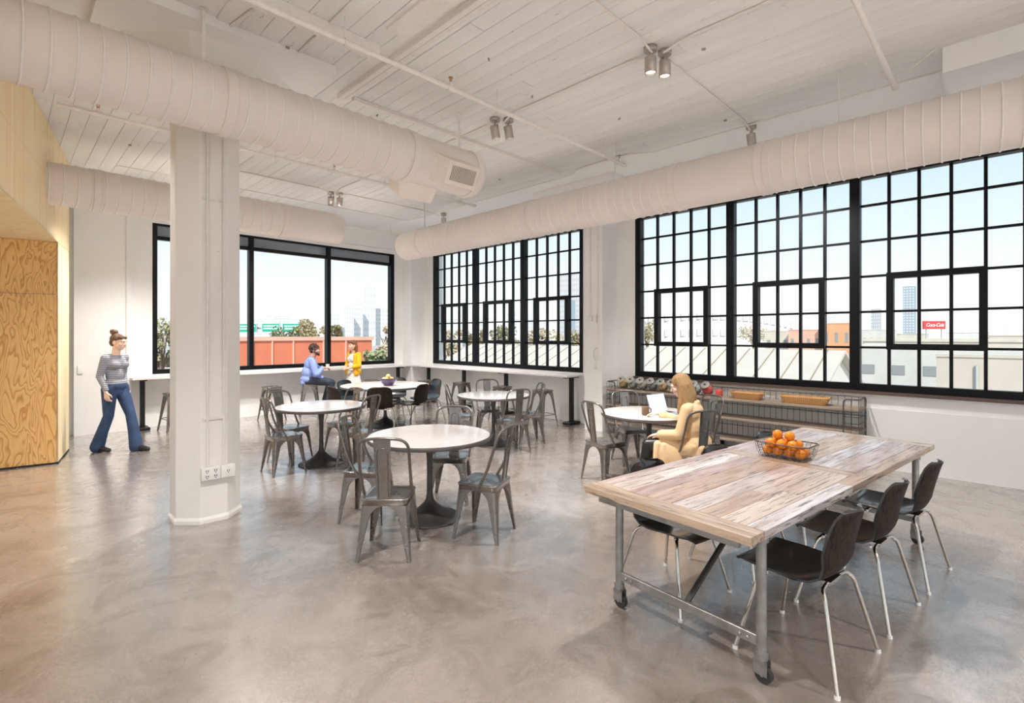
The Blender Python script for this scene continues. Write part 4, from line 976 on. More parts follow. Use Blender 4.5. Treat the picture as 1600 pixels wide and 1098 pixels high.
def building(px0, px1, d, ytop, label, m, yaw=None, depth=None, rows=0, cols=0, zb=GZ, win='win', group=None, cat='building', wh=(.55,.5), roof=None, name='building', rowgap=None, z0off=0):
    """box with its front face across columns px0..px1 at distance d"""
    a = site(px0, d); r1 = site(px1, 1.0)                  # square to the street grid: faces -Y or -X like our own walls
    c = V(r1.x/r1.y*a.y, a.y, 0) if (px0+px1)/2 < 700 else V(a.x, r1.y/r1.x*a.x, 0)
    w = (c-a).length; mid = (a+c)/2; zt_ = zat(ytop, d)
    ux = (c-a).normalized(); rz = math.atan2(ux.y, ux.x); dp = depth or w*.6
    r = empty(name, (mid.x, mid.y, zb), rz); tag(r, label, cat, group)
    MB().box((-w/2, 0, 0), (w/2, dp, zt_-zb)).build('walls', ex[m], r)
    MB().box((-w/2-.01*w, -.01*w, zt_-zb), (w/2+.01*w, dp, zt_-zb+.025*w)).build('parapet', ex[roof or m], r)
    if rows:
        cw = w/cols; rh = rowgap or min(3.4, (zt_-zb)/(rows+.3))
        me = MB().box((-cw*wh[0]/2, -.02-.004*w, -rh*wh[1]/2), (cw*wh[0]/2, .05, rh*wh[1]/2)).mesh('window', ex[win])
        for j in range(rows):
            for i in range(cols): inst('window', me, r, (-w/2+cw*(i+.5), 0, zt_-zb-z0off-rh*(j+.62)))
    return r
# long shed with a standing-seam gable roof beside the large window
sd_ = empty('shed', (23.3, 4.9, GZ)); tag(sd_, 'long shed with pale standing-seam gable roof just outside', 'building')
Ap = 1.08-GZ; hw = 11.0; drop = 4.6; LG = 22
MB().prism([(-hw, 0), (hw, 0), (hw, Ap-drop), (0, Ap-.15), (-hw, Ap-drop)], 0, LG, Matrix.Rotation(PI/2, 4, 'X') @ Matrix.Scale(-1, 4, (0,0,1)) ).build('walls', ex['white'], sd_)
sl = math.atan2(drop, hw); Ln = math.hypot(hw, drop)+.5
rf = MB().box((0, -.3, 0), (Ln, LG, .12), Matrix.Translation((0,0,Ap-.12)) @ Matrix.Rotation(PI-sl, 4, 'Y') @ Matrix.Scale(-1, 4, (0,0,1)))
rf.build('roof', ex['rooft'], sd_); MB().box((0, -.3, 0), (Ln, LG, .12), Matrix.Translation((0,0,Ap-.12)) @ Matrix.Rotation(sl, 4, 'Y')).build('roof', ex['rooft'], sd_)
seam = MB().box((0, -.022, 0), (Ln, .022, .05), Matrix.Rotation(PI-sl, 4, 'Y') @ Matrix.Scale(-1, 4, (0,0,1))).mesh('roof_seam', ex['brown'])
for i in range(21): inst('roof_seam', seam, sd_, (0, .3+i*1.0, Ap-.02))
# neighbours to the right
building(1463, 1720, 26, 557, 'plain beige block low in the right of the large window', 'beige', depth=14, rows=0)
o = MB().cyl((0,0,0),(0,0,9.2), .06, n=6).build('downpipe', ex['grey'], None, V(site(1463,26).x-.08, site(1526,1).y/site(1526,1).x*site(1463,26).x, GZ)); tag(o, 'dark downpipe on the plain beige block', 'pipe')
building(1335, 1480, 44, 541, 'cream workshop with small gridded windows and a loading door', 'white', depth=9, rows=2, cols=3, wh=(.42,.30), rowgap=2.6, z0off=.3)
building(1350, 1600, 62, 533, 'low cream warehouse with a row of grey windows', 'cream', depth=5, rows=1, cols=9, wh=(.5,.25), rowgap=2.2)
building(1284, 1331, 70, 506, 'small orange house block left of the wide mullion', 'orange', depth=5, rows=3, cols=3, wh=(.3,.45), rowgap=3)
building(1232, 1283, 74, 516, 'pinkish house block beside the orange one', 'pink', depth=5, rows=2, cols=4, wh=(.35,.45), rowgap=3)
building(1195, 1234, 78, 518, 'cream house block left of the pinkish one', 'cream', depth=5, rows=2, cols=3, wh=(.4,.4), rowgap=3)
building(1345, 1392, 90, 516, 'pale building just right of the wide mullion', 'white', depth=6, rows=3, cols=4, wh=(.4,.4), rowgap=3.2)
building(1392, 1445, 100, 522, 'flat beige roofs below the grey-blue tower', 'cream', depth=6, rows=2, cols=6, wh=(.4,.35), rowgap=3.2)
building(1478, 1545, 110, 520, 'pale roofs right of the red billboard', 'pale', depth=6, rows=2, cols=8, wh=(.4,.35), rowgap=3.4)
building(1545, 1640, 95, 525, 'pale blocks at the right edge of the large window', 'tan', depth=20, rows=1, cols=7, wh=(.4,.35), rowgap=3.4)
# billboard
bb = empty('billboard', site(1460, 92) + V(0,0,zat(514, 92)), YAW-PI/2); tag(bb, 'red billboard with white script lettering among the rooftops', 'billboard')
bwid = 34/F_PX*92; bh = 12.5/F_PX*92
M['bred'] = pm('billboard_red', (.80,.06,.07), .6); M['bwhite'] = pm('billboard_white', (.92,.90,.88), .6)
MB().box((-bwid/2,0,0),(bwid/2,.25,bh)).build('panel', M['bred'], bb)
for s in (-1, 1): MB().cyl((s*bwid*.35,.1,-12),(s*bwid*.35,.1,0), .12, n=6).build('post', ex['grey'], bb)
fc = bpy.data.curves.new('lettering', 'FONT'); fc.body = 'Coca-Cola'; fc.size = bh*.60; fc.align_x = 'CENTER'; fc.align_y = 'CENTER'; fc.shear = .35; fc.extrude = .03; fc.space_character = .86; fc.resolution_u = 3
fo_ = bpy.data.objects.new('lettering_src', fc); COL.objects.link(fo_); bpy.context.view_layer.update()
fm = bpy.data.meshes.new_from_object(fo_.evaluated_get(bpy.context.evaluated_depsgraph_get())); bpy.data.objects.remove(fo_)
fm.materials.clear(); fm.materials.append(M['bwhite']); inst('lettering', fm, bb, (0,-.06,bh/2), (PI/2,0,0))
fmr = MB()
for lo, hi in (((-bwid/2,-.05,0),(bwid/2,0,.06*bh)), ((-bwid/2,-.05,.94*bh),(bwid/2,0,bh)), ((-bwid/2,-.05,0),(-bwid/2+.05*bh,0,bh)), ((bwid/2-.05*bh,-.05,0),(bwid/2,0,bh))): fmr.box(lo, hi)
fmr.build('border', M['bred'], bb)
# stadium: long curved pale shell
st = empty('stadium', site(1150, 190) + V(0,0,GZ), YAW-PI/2); tag(st, 'long pale curved stadium beyond the shed roof', 'building')
k_ = 190/F_PX; rows_ = []
for i in range(25):
    px = 1015+i*11.5; yt = 452 + 40*((i-7)/17)**2 if i > 7 else 458 - 6*i/7
    x = (px-1150)*k_; rows_.append((x, zat(yt, 190)-GZ, 10*((i-12)/12)**2))
b = MB(); fr_ = [[V(x, dy, 0) for x, z, dy in rows_], [V(x, dy, z*.72) for x, z, dy in rows_]]; b.grid(fr_, 0, False)
b.grid([[V(x, dy+1.5, z*.72) for x, z, dy in rows_], [V(x, dy+1.5, z) for x, z, dy in rows_], [V(x, dy+40, z) for x, z, dy in rows_]], 0, False)
b.grid([[V(x, dy, z*.72) for x, z, dy in rows_], [V(x, dy+1.5, z*.72) for x, z, dy in rows_]], 0, False); b.build('stand', ex['white'], st)
arch = MB().box((-1.0,-.3,0),(1.0,.2,2.4)).mesh('arch_opening', ex['lilac'])
for j in range(2):
    for i in range(1, 24): inst('arch_opening', arch, st, (rows_[i][0], rows_[i][2], rows_[i][1]*(.60-.22*j)))
# skyline
def tower(px, w, d, yt, m, label, rows=0, cols=0, group=None): return building(px-w/2, px+w/2, d, yt, label, m, depth=w/F_PX*d*.8, rows=rows, cols=cols, wh=(.6,.55), group=group, name='tower', cat='tower', win='haze_win', rowgap=None if not rows else (zat(yt, d)-GZ)/(rows+1))
tower(1420, 19, 420, 448, 'blue', 'grey-blue tower with slanted crown behind the third vent', 22, 4)
tower(1446, 9, 520, 434, 'pale', 'slim pale grid tower beside the grey-blue one', 24, 3)
tower(1368, 14, 480, 483, 'grey', 'small grey tower right of the wide mullion', 10, 4)
tower(1154, 13, 480, 466, 'grey', 'small grey tower over the stadium', 10, 4)
tower(890, 30, 330, 430, 'lilac', 'broad lilac-grey tower behind the far gridded window', 14, 8)
tower(887, 12, 300, 470, 'blue', 'slim blue glass tower in the rightmost vent of the far window', 16, 3)
tower(1006, 12, 300, 470, 'cream', 'cream tower at the left edge of the large window', 12, 3)
for i, (px, w, yt) in enumerate(((1250,8,505),(1262,6,500),(1300,10,492),(1318,8,497),(1522,10,512),(1572,9,510),(700,20,500),(725,14,490),(752,16,498),(800,18,488),(830,14,495))):
    tower(px, w, 360+22*i, yt, 'pale', 'pale far-off office block on the hazy skyline', 6, 3, 'far skyline blocks')
for i, (px, w, yt) in enumerate(((405,22,498),(440,26,494),(470,18,500),(520,20,488),(545,16,478),(560,14,470),(578,18,444),(596,22,482),(612,14,488),(255,20,500),(235,24,495))):
    tower(px, w, 400+24*i, yt, 'pale', 'very pale city block seen through the back window', 8, 4, 'city blocks beyond the back window')
# through the back window
rb_ = building(330, 581, 38, 533, 'long low salmon-red building below the back window', 'red', depth=3, roof='pink')
a0 = site(330, 38); ww = site(581, 1.0).x/site(581, 1.0).y*a0.y - a0.x
def alongx(px): return site(px, 1.0).x/site(px, 1.0).y*a0.y - a0.x - ww/2
for px in (395, 425, 458, 505, 540): MB().box((alongx(px)-.06,-.10,0),(alongx(px)+.06,.02,zat(533,38)-GZ)).build('pilaster', ex['pink'], rb_)
for j in range(3): MB().box((alongx(500)-.25,-.06,5.0+j*1.1),(alongx(500)+.25,.03,5.7+j*1.1)).build('window', ex['white'], rb_)
g = empty('sign_gantry', site(415, 70) + V(0,0,GZ), YAW-PI/2); tag(g, 'highway gantry carrying three green road signs', 'gantry')
kk = 70/F_PX
MB().cyl(((340-415)*kk,.4,zat(512,70)-GZ), ((482-415)*kk,.4,zat(512,70)-GZ), .18, n=8).build('beam', ex['grey'], g)
for px in (345, 480): MB().cyl(((px-415)*kk,.4,0), ((px-415)*kk,.4,zat(504,70)-GZ), .2, n=8).build('post', ex['grey'], g)
def roadsign(px0, px1, y0_, y1_, label, yel=False):
    s = empty('road_sign', site((px0+px1)/2, 69.6) + V(0,0,zat(y1_, 69.6)), YAW-PI/2); tag(s, label, 'sign', 'green highway signs')
    w = (px1-px0)/F_PX*69.6; h = (y1_-y0_)/F_PX*69.6
    MB().box((-w/2,0,0),(w/2,.15,h)).build('panel', ex['green'], s)
    q = MB()
    for lo, hi in (((-w/2,-.03,0),(w/2,0,.04*h)), ((-w/2,-.03,.96*h),(w/2,0,h)), ((-w/2,-.03,0),(-w/2+.04*h,0,h)), ((w/2-.04*h,-.03,0),(w/2,0,h))): q.box(lo, hi)
    q.build('border', M['bwhite'], s)
    q = MB(); rg = random.Random(int(px0))
    for j, zz in enumerate((.62, .34)):
        x = -w*.40
        while x < w*(.40 if not (yel and j) else -.05): l = rg.uniform(.05, .11)*w; q.box((x,-.03,zz*h),(x+l*.7,0,(zz+.16)*h)); x += l
    q.build('legend', M['bwhite'], s)
    if yel: MB().box((0,-.05,.03*h),(w*.47,0,.36*h)).build('exit_tab', ex['yellow'], s)
roadsign(362, 401, 505.5, 519.5, 'left green highway sign, partly behind the column'); roadsign(409, 437, 505, 519, 'middle green highway sign'); roadsign(441, 478, 505, 519.5, 'right green highway sign with a yellow panel', True)
# trees
M['leaf'] = [pm('leaf_%d' % i, c, .8, 0, .3, 3) for i, c in enumerate(((.36,.34,.20),(.42,.36,.22),(.30,.32,.17),(.52,.44,.32)))]
M['bark'] = pm('bark', (.25,.19,.14), .9)
def tree(px, d, ytop, ybot, wpx, mi, label, seed, group='trees outside the windows'):
    rg = random.Random(seed); p = site(px, d); zt_ = zat(ytop, d); zb_ = zat(ybot, d); R_ = wpx/2/F_PX*d; hz_ = (zt_-zb_)/2; zc_ = (zt_+zb_)/2-GZ
    t = empty('tree', p + V(0,0,GZ), seed); tag(t, label, 'tree', group)
    q = MB().tube([(0,0,0),(R_*.05,0,zc_*.5),(0,R_*.05,zc_)], [.26,.2,.12], 7)
    for k in range(7):
        a = k*2*PI/7+rg.random(); q.tube([(0,0,zc_*rg.uniform(.55,.95)), (R_*.35*math.cos(a), R_*.35*math.sin(a), zc_+hz_*rg.uniform(-.3,.4)), (R_*.75*math.cos(a), R_*.75*math.sin(a), zc_+hz_*rg.uniform(-.3,.7))], [.10,.06,.02], 5)
    q.build('trunk', M['bark'], t)
    q = MB(); cl = [(V(rg.gauss(0,.38)*R_, rg.gauss(0,.38)*R_, zc_+rg.uniform(-.75,.75)*hz_), rg.uniform(.25,.42)*R_) for _ in range(14)]
    for _ in range(750):
        c, r_ = rg.choice(cl); v = V(rg.gauss(0,1), rg.gauss(0,1), rg.gauss(0,1)).normalized()*r_*rg.uniform(.5,1.05); o_ = c+v; s_ = rg.uniform(.10,.22)
        e1 = V(rg.gauss(0,1), rg.gauss(0,1), rg.gauss(0,1)).normalized()*s_; e2 = e1.orthogonal().normalized()*s_
        q.add([o_-e1, o_+e2, o_+e1, o_-e2], [(0,1,2,3)])
    fo2 = q.build('foliage', M['leaf'][mi], t); fo2['kind'] = 'stuff'
for i, (px, d, yt, yb_, w, mi, lab) in enumerate(((252,44,492,585,52,0,'olive tree at the left light of the back window'), (478,58,498,545,44,1,'brownish tree behind the right highway sign'), (462,62,512,548,60,2,'low leafy tree above the salmon-red building'),
        (526,55,508,548,34,0,'slim olive tree right of the back window mullion'), (606,50,508,560,40,3,'bare brownish tree by the right edge of the back window'), (588,40,548,585,40,2,'low bush right of the salmon-red building'), (360,50,530,580,40,3,'bare bush beside the column'),
        (700,60,512,560,60,3,'brownish tree in the left vent of the far gridded window'), (742,60,516,560,50,1,'brownish tree in the left half of the far gridded window'), (785,64,508,555,55,0,'olive tree in the middle vent of the far gridded window'), (838,66,514,552,50,3,'brownish tree between two vents of the far gridded window'), (898,66,510,548,46,1,'brown tree at the right edge of the far gridded window'),
        (1012,90,500,535,40,1,'brownish tree at the left of the large window'), (1178,120,512,535,60,3,'hazy tree row in front of the stadium'))):
    tree(px, d, yt, yb_, w, mi, lab, i+1)
# parked car glimpsed low in the back window
ca = empty('parked_car', site(252, 60) + V(0,0,GZ+6.0-.0), YAW-PI/2); tag(ca, 'grey parked car low in the left light of the back window', 'car')
ca.location.z = zat(573, 60)
o = MB().box((-30, -4, -.6), (14, 6, 0)).build('parking_deck', ex['tan'], None, ca.location, (0,0,YAW-PI/2)); tag(o, 'tan parking deck under the parked car', 'deck')
MB().rbox((-2.1,-.8,.25),(2.1,.8,.85), .18).build('body', ex['blue'], ca); MB().rbox((-1.2,-.7,.75),(1.3,.7,1.35), .25).build('cabin', ex['dark'], ca)
for x in (-1.3, 1.3):
    for y in (-.8, .8): MB().cyl((x,y-.1,.3),(x,y+.1,.3), .3, n=14).build('wheel', M['rubber'], ca)
# ================================================================== PEOPLE
def remesh(name, b, voxel, m, parent, smooth=4, fac=.5):
    me = b.mesh(name+'_src', m); o = bpy.data.objects.new(name, me); COL.objects.link(o)
    md = o.modifiers.new('r', 'REMESH'); md.mode = 'VOXEL'; md.voxel_size = voxel; md.use_smooth_shade = True
    ms = o.modifiers.new('s', 'SMOOTH'); ms.iterations = smooth; ms.factor = fac
    dg = bpy.context.evaluated_depsgraph_get(); new = bpy.data.meshes.new_from_object(o.evaluated_get(dg))
    o.modifiers.clear(); o.data = new; bpy.data.meshes.remove(me); new.name = name
    new.polygons.foreach_set('use_smooth', [True]*len(new.polygons))
    new.materials.clear(); new.materials.append(m)
    o.parent = parent; return o
class Body(MB):
    def cap(s, p0, p1, r0, r1, n=14):
        p0 = Vector(p0); p1 = Vector(p1); s.ball(p0, r0, None, n, 8); s.ball(p1, r1, None, n, 8)
        if (p1-p0).length > 1e-4: s.cyl(p0, p1, r0, r1, n, True)
        return s
    def chain(s, pts, rs):
        for i in range(len(pts)-1): s.cap(pts[i], pts[i+1], rs[i], rs[i+1])
        return s
    def ell(s, c, r, rot=None): return s.ball(c, r, rot, 18, 12)
def head(b, c, R, k=1.0):
    """skull, face, nose, ears; R = 3x3 frame with +Y out of the face"""
    T = lambda x, y, z: Vector(c) + R @ V(x*k, y*k, z*k)
    e = lambda p, r: b.ell(T(*p), tuple(q*k for q in r), R)
    e((0,-.012,.032), (.073,.092,.083)); e((0,.022,-.028), (.060,.068,.078)); e((0,.052,-.078), (.030,.028,.024))
    b.cap(T(-.030,.075,.026), T(.030,.075,.026), .017*k, .017*k)
    b.cap(T(0,.086,.018), T(0,.104,-.020), .009*k, .0135*k); b.cap(T(-.012,.090,-.022), T(.012,.090,-.022), .010*k, .010*k)
    b.cap(T(-.018,.084,-.052), T(.018,.084,-.052), .010*k, .010*k)
    e((-.038,.058,-.022), (.024,.024,.024)); e((.038,.058,-.022), (.024,.024,.024))
    for s in (-1, 1): e((s*.073,-.008,-.006), (.010,.020,.031))
def face_parts(c, R, k, root, iris=(.20,.12,.07), lip=(.62,.25,.22), brow=(.16,.09,.05)):
    T = lambda x, y, z: Vector(c) + R @ V(x*k, y*k, z*k)
    ew = pm('eye_white', (.85,.83,.80), .3); ir = pm('iris', iris, .3); lm = pm('lip', lip, .45); bmat = pm('brow', brow, .8)
    for s in (-1, 1):
        e_ = MB().ball(T(s*.030,.0775,.006), .0125*k, None, 12, 8).build('eye', ew, root)
        MB().ball(T(s*.030,.0865,.006), .0055*k, None, 10, 6).build('iris', ir, e_)
        MB().tube([T(s*.014,.094,.026), T(s*.030,.095,.031), T(s*.047,.084,.026)], .0032*k, 6).build('eyebrow', bmat, root)
    MB().tube([T(-.022,.088,-.050), T(-.008,.096,-.047), T(0,.0965,-.0485), T(.008,.096,-.047), T(.022,.088,-.050)], [.002*k,.0048*k,.0045*k,.0048*k,.002*k], 8).build('lips', lm, root)
def hand(b, w, f, n, l, curl=.5, k=1.0):
    """palm and five fingers: w wrist, f towards the fingertips, n palm normal, l towards the thumb"""
    w = Vector(w); f = Vector(f).normalized(); n = Vector(n); n = (n-f*n.dot(f)).normalized(); l = Vector(l); l = (l-f*l.dot(f)-n*l.dot(n)).normalized()
    for off, ln in ((.030,.070),(.010,.080),(-.010,.075),(-.028,.058)):
        k0 = w + l*off*.55*k + f*.012*k; k1 = w + l*off*k + f*.088*k
        b.cap(k0, k1, .0145*k, .0120*k)
        d1 = (f*math.cos(curl*.7)+n*math.sin(curl*.7)); d2 = (f*math.cos(curl*1.7)+n*math.sin(curl*1.7))
        m_ = k1 + d1*ln*.5*k; b.cap(k1, m_, .0098*k, .0088*k); b.cap(m_, m_+d2*ln*.5*k, .0088*k, .0072*k)
    t0 = w + f*.028*k + l*.022*k; t1 = t0 + (f*.6+l*.75+n*.2).normalized()*.045*k; t2 = t1 + (f*.9+l*.15+n*.35).normalized()*.034*k
    b.cap(t0, t1, .014*k, .0108*k); b.cap(t1, t2, .0105*k, .0082*k)
def rotm(yaw=0, pitch=0, roll=0): return (Matrix.Rotation(yaw, 3, 'Z') @ Matrix.Rotation(pitch, 3, 'X') @ Matrix.Rotation(roll, 3, 'Y'))
def person(loc, deg, label):
    r = empty('person', loc, math.radians(deg)-PI/2); tag(r, label, 'person'); return r
M['skinA'] = pm('skin_light', (.80,.54,.42), .5, 0, .05, 9, spec=.4); M['skinB'] = pm('skin_brown', (.46,.27,.18), .5, 0, .05, 9, spec=.4); M['skinC'] = pm('skin_tan', (.72,.45,.32), .5, 0, .05, 9, spec=.4)
M['denim'] = pm('blue_denim', (.028,.055,.125), .85, 0, .35, 7, .3, 60); M['darkdenim'] = pm('dark_denim', (.030,.038,.060), .85, 0, .3, 8, .3, 60)
M['knit'] = stripes('grey_striped_knit', (.17,.17,.21), (.38,.38,.41), 120, .9, 'Z', 1.2)
M['shirt'] = pm('blue_shirt', (.25,.33,.66), .75, 0, .12, 6, .4, 22); M['cardigan'] = pm('yellow_cardigan', (.82,.42,.012), .85, 0, .1, 8, .3, 50)
M['blouse'] = pm('patterned_blouse', (.74,.70,.70), .8, 0, .25, 40); M['skirt'] = pm('pale_skirt', (.78,.69,.64), .8, 0, .08, 6, .25, 20)
M['coat'] = pm('camel_coat', (.80,.55,.31), .85, 0, .08, 5, .35, 18)
M['shoe'] = pm('black_leather', (.012,.012,.012), .35); M['hair_br'] = pm('brown_hair', (.115,.060,.032), .45, 0, .4, 30, .5, 60, stretch=(5,5,1))
M['hair_dk'] = pm('dark_curly_hair', (.055,.025,.022), .6, 0, .4, 30, .9, 70); M['hair_au'] = pm('auburn_hair', (.20,.070,.030), .42, 0, .4, 25, .5, 60, stretch=(5,5,1)); M['hair_bl'] = pm('blonde_hair', (.40,.235,.10), .42, 0, .35, 22, .6, 40, stretch=(6,6,.7))
VX = .0052

# ---- walking woman (faces +Y in her own frame, right arm at her side)
w = person((1.17, 9.13, 0), -54, 'woman in grey striped top and flared jeans walking past the plywood, hair in a bun')
hc = V(0, .045, 1.555); HR = rotm(.22, -.14)
b = Body(); head(b, hc, HR, 1.0)
b.chain([(0,.0,1.36),(0,.012,1.43),(0,.025,1.50)], [.060,.050,.050])
b.ell((0,-.005,1.25),(.130,.085,.14)); b.ell((0,.0,1.08),(.112,.080,.14)); b.ell((0,-.015,.93),(.138,.09,.11))
# legs: left forward, right trailing
LH, LK, LA = V(-.085,.0,.90), V(-.075,.17,.52), V(-.07,.27,.09); RH, RK, RA = V(.085,-.01,.90), V(.08,-.03,.51), V(.085,-.21,.105)
b.chain([LH,LK,LA],[.078,.050,.034]); b.chain([RH,RK,RA],[.078,.050,.034]); b.cap(LA+V(0,0,-.03), LA+V(0,.12,-.060), .030, .022); b.cap(RA+V(0,0,-.03), RA+V(0,.11,-.075), .030, .022)
RS, RE, RW = V(.148,-.01,1.335), V(.185,-.06,1.08), V(.175,.03,.865); LS, LE_, LW = V(-.148,-.01,1.335), V(-.175,-.06,1.09), V(-.14,.03,.88)
b.chain([RS,RE,RW],[.042,.034,.025]); b.chain([LS,LE_,LW],[.042,.034,.025])
hand(b, RW, V(-.05,.12,-1), V(-1,0,0), V(0,1,0), .6); hand(b, LW, V(.1,.35,-.9), V(1,0,0), V(0,1,.3), .6)
remesh('body', b, VX, M['skinA'], w)
b = Body(); b.ell((0,-.005,1.26),(.152,.110,.135)); b.ell((0,.0,1.10),(.130,.102,.15)); b.ell((0,-.005,.975),(.152,.112,.09))
b.ell((-.068,.072,1.235),(.062,.055,.060)); b.ell((.068,.072,1.235),(.062,.055,.060)); b.cap((-.115,-.015,1.345),(.115,-.015,1.345),.046,.046)
b.chain([RS,RE,RW+V(0,0,.035)],[.056,.045,.035]); b.chain([LS,LE_,LW+V(0,0,.035)],[.056,.045,.035]); remesh('striped_top', b, .008, M['knit'], w)
b = Body(); b.ell((0,-.005,.925),(.162,.122,.10)); b.ell((.0,-.05,.90),(.14,.09,.09)); b.ell((.0,.02,.86),(.12,.085,.09))
for h_, k_, a_ in ((LH,LK,LA),(RH,RK,RA)): b.chain([h_, k_, k_.lerp(a_, .55), a_+V(0,-.0,-.035)], [.098,.064,.070,.088])
remesh('flared_jeans', b, .008, M['denim'], w, 3)
for a_, tw in ((LA, .02), (RA, -.05)):
    b = Body(); z0 = a_.z-.075
    b.cap((a_.x, a_.y-.03, .060), (a_.x, a_.y+.07, .050), .045, .044); b.cap((a_.x, a_.y+.07, .048), (a_.x, a_.y+.19, .030), .044, .030); b.cap((a_.x, a_.y-.035, .07), (a_.x, a_.y-.045, .012), .022, .012)
    remesh('boot', b, .006, M['shoe'], w)
b = Body(); b.ell(hc+HR@V(0,-.022,.048),(.080,.092,.078),HR); b.ell(hc+HR@V(0,-.055,-.005),(.070,.055,.065),HR); b.ell(hc+HR@V(0,-.075,.135),(.050,.048,.042)); b.ell(hc+HR@V(.02,-.085,.15),(.036,.034,.030)); b.cap(hc+HR@V(-.05,.055,.075), hc+HR@V(.05,.055,.075), .022, .022)
remesh('bun_hair', b, .006, M['hair_br'], w, 2); face_parts(hc, HR, 1.0, w)

# ---- man on the stool, seen from behind, talking to the right
w = person((4.50, 10.30, 0), -22, 'bearded man in a blue shirt sitting on a stool at the back counter')
zs = .655; hc = V(.02, .10, zs+.70); HR = rotm(-.35, -.05)
b = Body(); head(b, hc, HR, 1.02); b.chain([(0,.03,zs+.50),(0.01,.07,zs+.60)],[.062,.056])
b.ell((0,.02,zs+.40),(.19,.115,.15)); b.ell((0,-.02,zs+.22),(.165,.115,.16)); b.ell((0,-.03,zs+.08),(.175,.13,.11))
SRt, ERt, WRt = V(.195,.04,zs+.47), V(.27,.12,zs+.22), V(.15,.24,zs+.33); SLt, ELt, WLt = V(-.195,.03,zs+.47), V(-.25,.18,zs+.27), V(-.13,.25,zs+.33)
b.chain([SRt,ERt,WRt],[.055,.044,.029]); b.chain([SLt,ELt,WLt],[.055,.044,.029]); hand(b, WRt, V(-.35,.9,-.05), V(0,0,-1), V(-.9,-.3,.2), .45, 1.08); hand(b, WLt, V(.5,.8,-.05), V(0,0,-1), V(.8,-.5,.2), .45, 1.08)
hips = [(.09, V(.10,.02,zs+.085), V(.14,.42,zs+.03), V(.15,.36,.30)), (-.09, V(-.10,.02,zs+.085), V(-.15,.41,zs+.02), V(-.14,.30,.30))]
for s_, h_, k_, a_ in hips: b.chain([h_,k_,a_],[.088,.060,.042]); b.cap(a_, a_+V(0,.14,-.06), .04, .03)
remesh('body', b, VX, M['skinB'], w)
b = Body(); b.ell((0,.02,zs+.40),(.205,.132,.155)); b.ell((0,-.02,zs+.24),(.188,.135,.17)); b.ell((0,-.035,zs+.10),(.195,.150,.105)); b.cap((-.15,.025,zs+.49),(.15,.025,zs+.49),.060,.060); b.cap((0,.03,zs+.52),(0,.045,zs+.555),.068,.060)
b.chain([SRt,ERt,WRt.lerp(ERt,.12)],[.070,.062,.044]); b.chain([SLt,ELt,WLt.lerp(ELt,.12)],[.070,.062,.044]); b.cap((.08,.06,zs+.11),(.10,.20,zs+.12),.09,.075); b.cap((-.08,.06,zs+.11),(-.10,.18,zs+.12),.09,.07); b.cap((-.09,-.12,zs+.04),(.09,-.12,zs+.04),.06,.06)
remesh('blue_shirt', b, .008, M['shirt'], w)
b = Body()
for s_, h_, k_, a_ in hips: b.chain([h_,k_,a_],[.100,.074,.058])
b.cap((-.08,-.03,zs+.09),(.08,-.03,zs+.09),.11,.11); remesh('dark_jeans', b, .008, M['darkdenim'], w)
for s_, h_, k_, a_ in hips: b = Body(); b.cap(a_+V(0,-.03,-.05), a_+V(0,.06,-.06), .045, .042); b.cap(a_+V(0,.06,-.06), a_+V(0,.17,-.075), .042, .03); remesh('shoe', b, .007, M['shoe'], w)
b = Body(); rg = random.Random(4); b.ell(hc+HR@V(0,-.022,.045),(.086,.098,.086),HR); b.ell(hc+HR@V(0,-.06,-.01),(.075,.05,.06),HR)
for _ in range(70):
    d_ = V(rg.gauss(0,1), rg.gauss(-.35,.8), rg.gauss(.35,.8)).normalized(); b.ell(hc+HR@(V(0,-.02,.045)+V(d_.x*.086,d_.y*.098,d_.z*.086)), (.017,)*3)
remesh('curly_hair', b, .006, M['hair_dk'], w, 1)
b = Body(); b.cap(hc+HR@V(-.052,.045,-.055), hc+HR@V(0,.078,-.092), .022, .026); b.cap(hc+HR@V(.052,.045,-.055), hc+HR@V(0,.078,-.092), .022, .026); b.cap(hc+HR@V(-.066,.005,-.02), hc+HR@V(-.052,.045,-.055), .013, .02); b.cap(hc+HR@V(.066,.005,-.02), hc+HR@V(.052,.045,-.055), .013, .02)
remesh('beard', b, .006, M['hair_dk'], w, 2); face_parts(hc, HR, 1.02, w, lip=(.40,.19,.15))

# ---- standing woman in a yellow cardigan
w = person((5.47, 10.28, 0), 187, 'smiling woman in a yellow cardigan and pale skirt standing at the back counter')
hc = V(-.01, .03, 1.435); HR = rotm(.10, -.08, .10)
b = Body(); head(b, hc, HR, .98); b.chain([(0,0,1.26),(0,.01,1.33),(0,.015,1.39)],[.055,.046,.046])
b.ell((0,-.005,1.15),(.145,.092,.13)); b.ell((0,0,1.0),(.118,.088,.13)); b.ell((0,-.01,.86),(.148,.105,.12))
RS, RE, RW = V(.155,-.01,1.235), V(.205,.02,1.00), V(.07,.16,.975); LS, LE_, LW = V(-.155,-.01,1.235), V(-.215,.02,1.00), V(-.10,.17,.955)
b.chain([RS,RE,RW],[.045,.036,.024]); b.chain([LS,LE_,LW],[.045,.036,.024]); hand(b, RW, V(-.6,.75,-.05), V(0,-.2,-1), V(-.6,-.4,.6), .8, .95); hand(b, LW, V(.45,.85,-.1), V(.2,-.2,-1), V(.7,-.4,.5), .7, .95)
for s_ in (-1, 1): b.chain([(s_*.08,0,.84),(s_*.075,.02,.46),(s_*.07,-.01,.08)],[.085,.052,.034]); b.cap((s_*.07,-.01,.06),(s_*.075,.13,.03),.035,.026)
remesh('body', b, VX, M['skinC'], w)
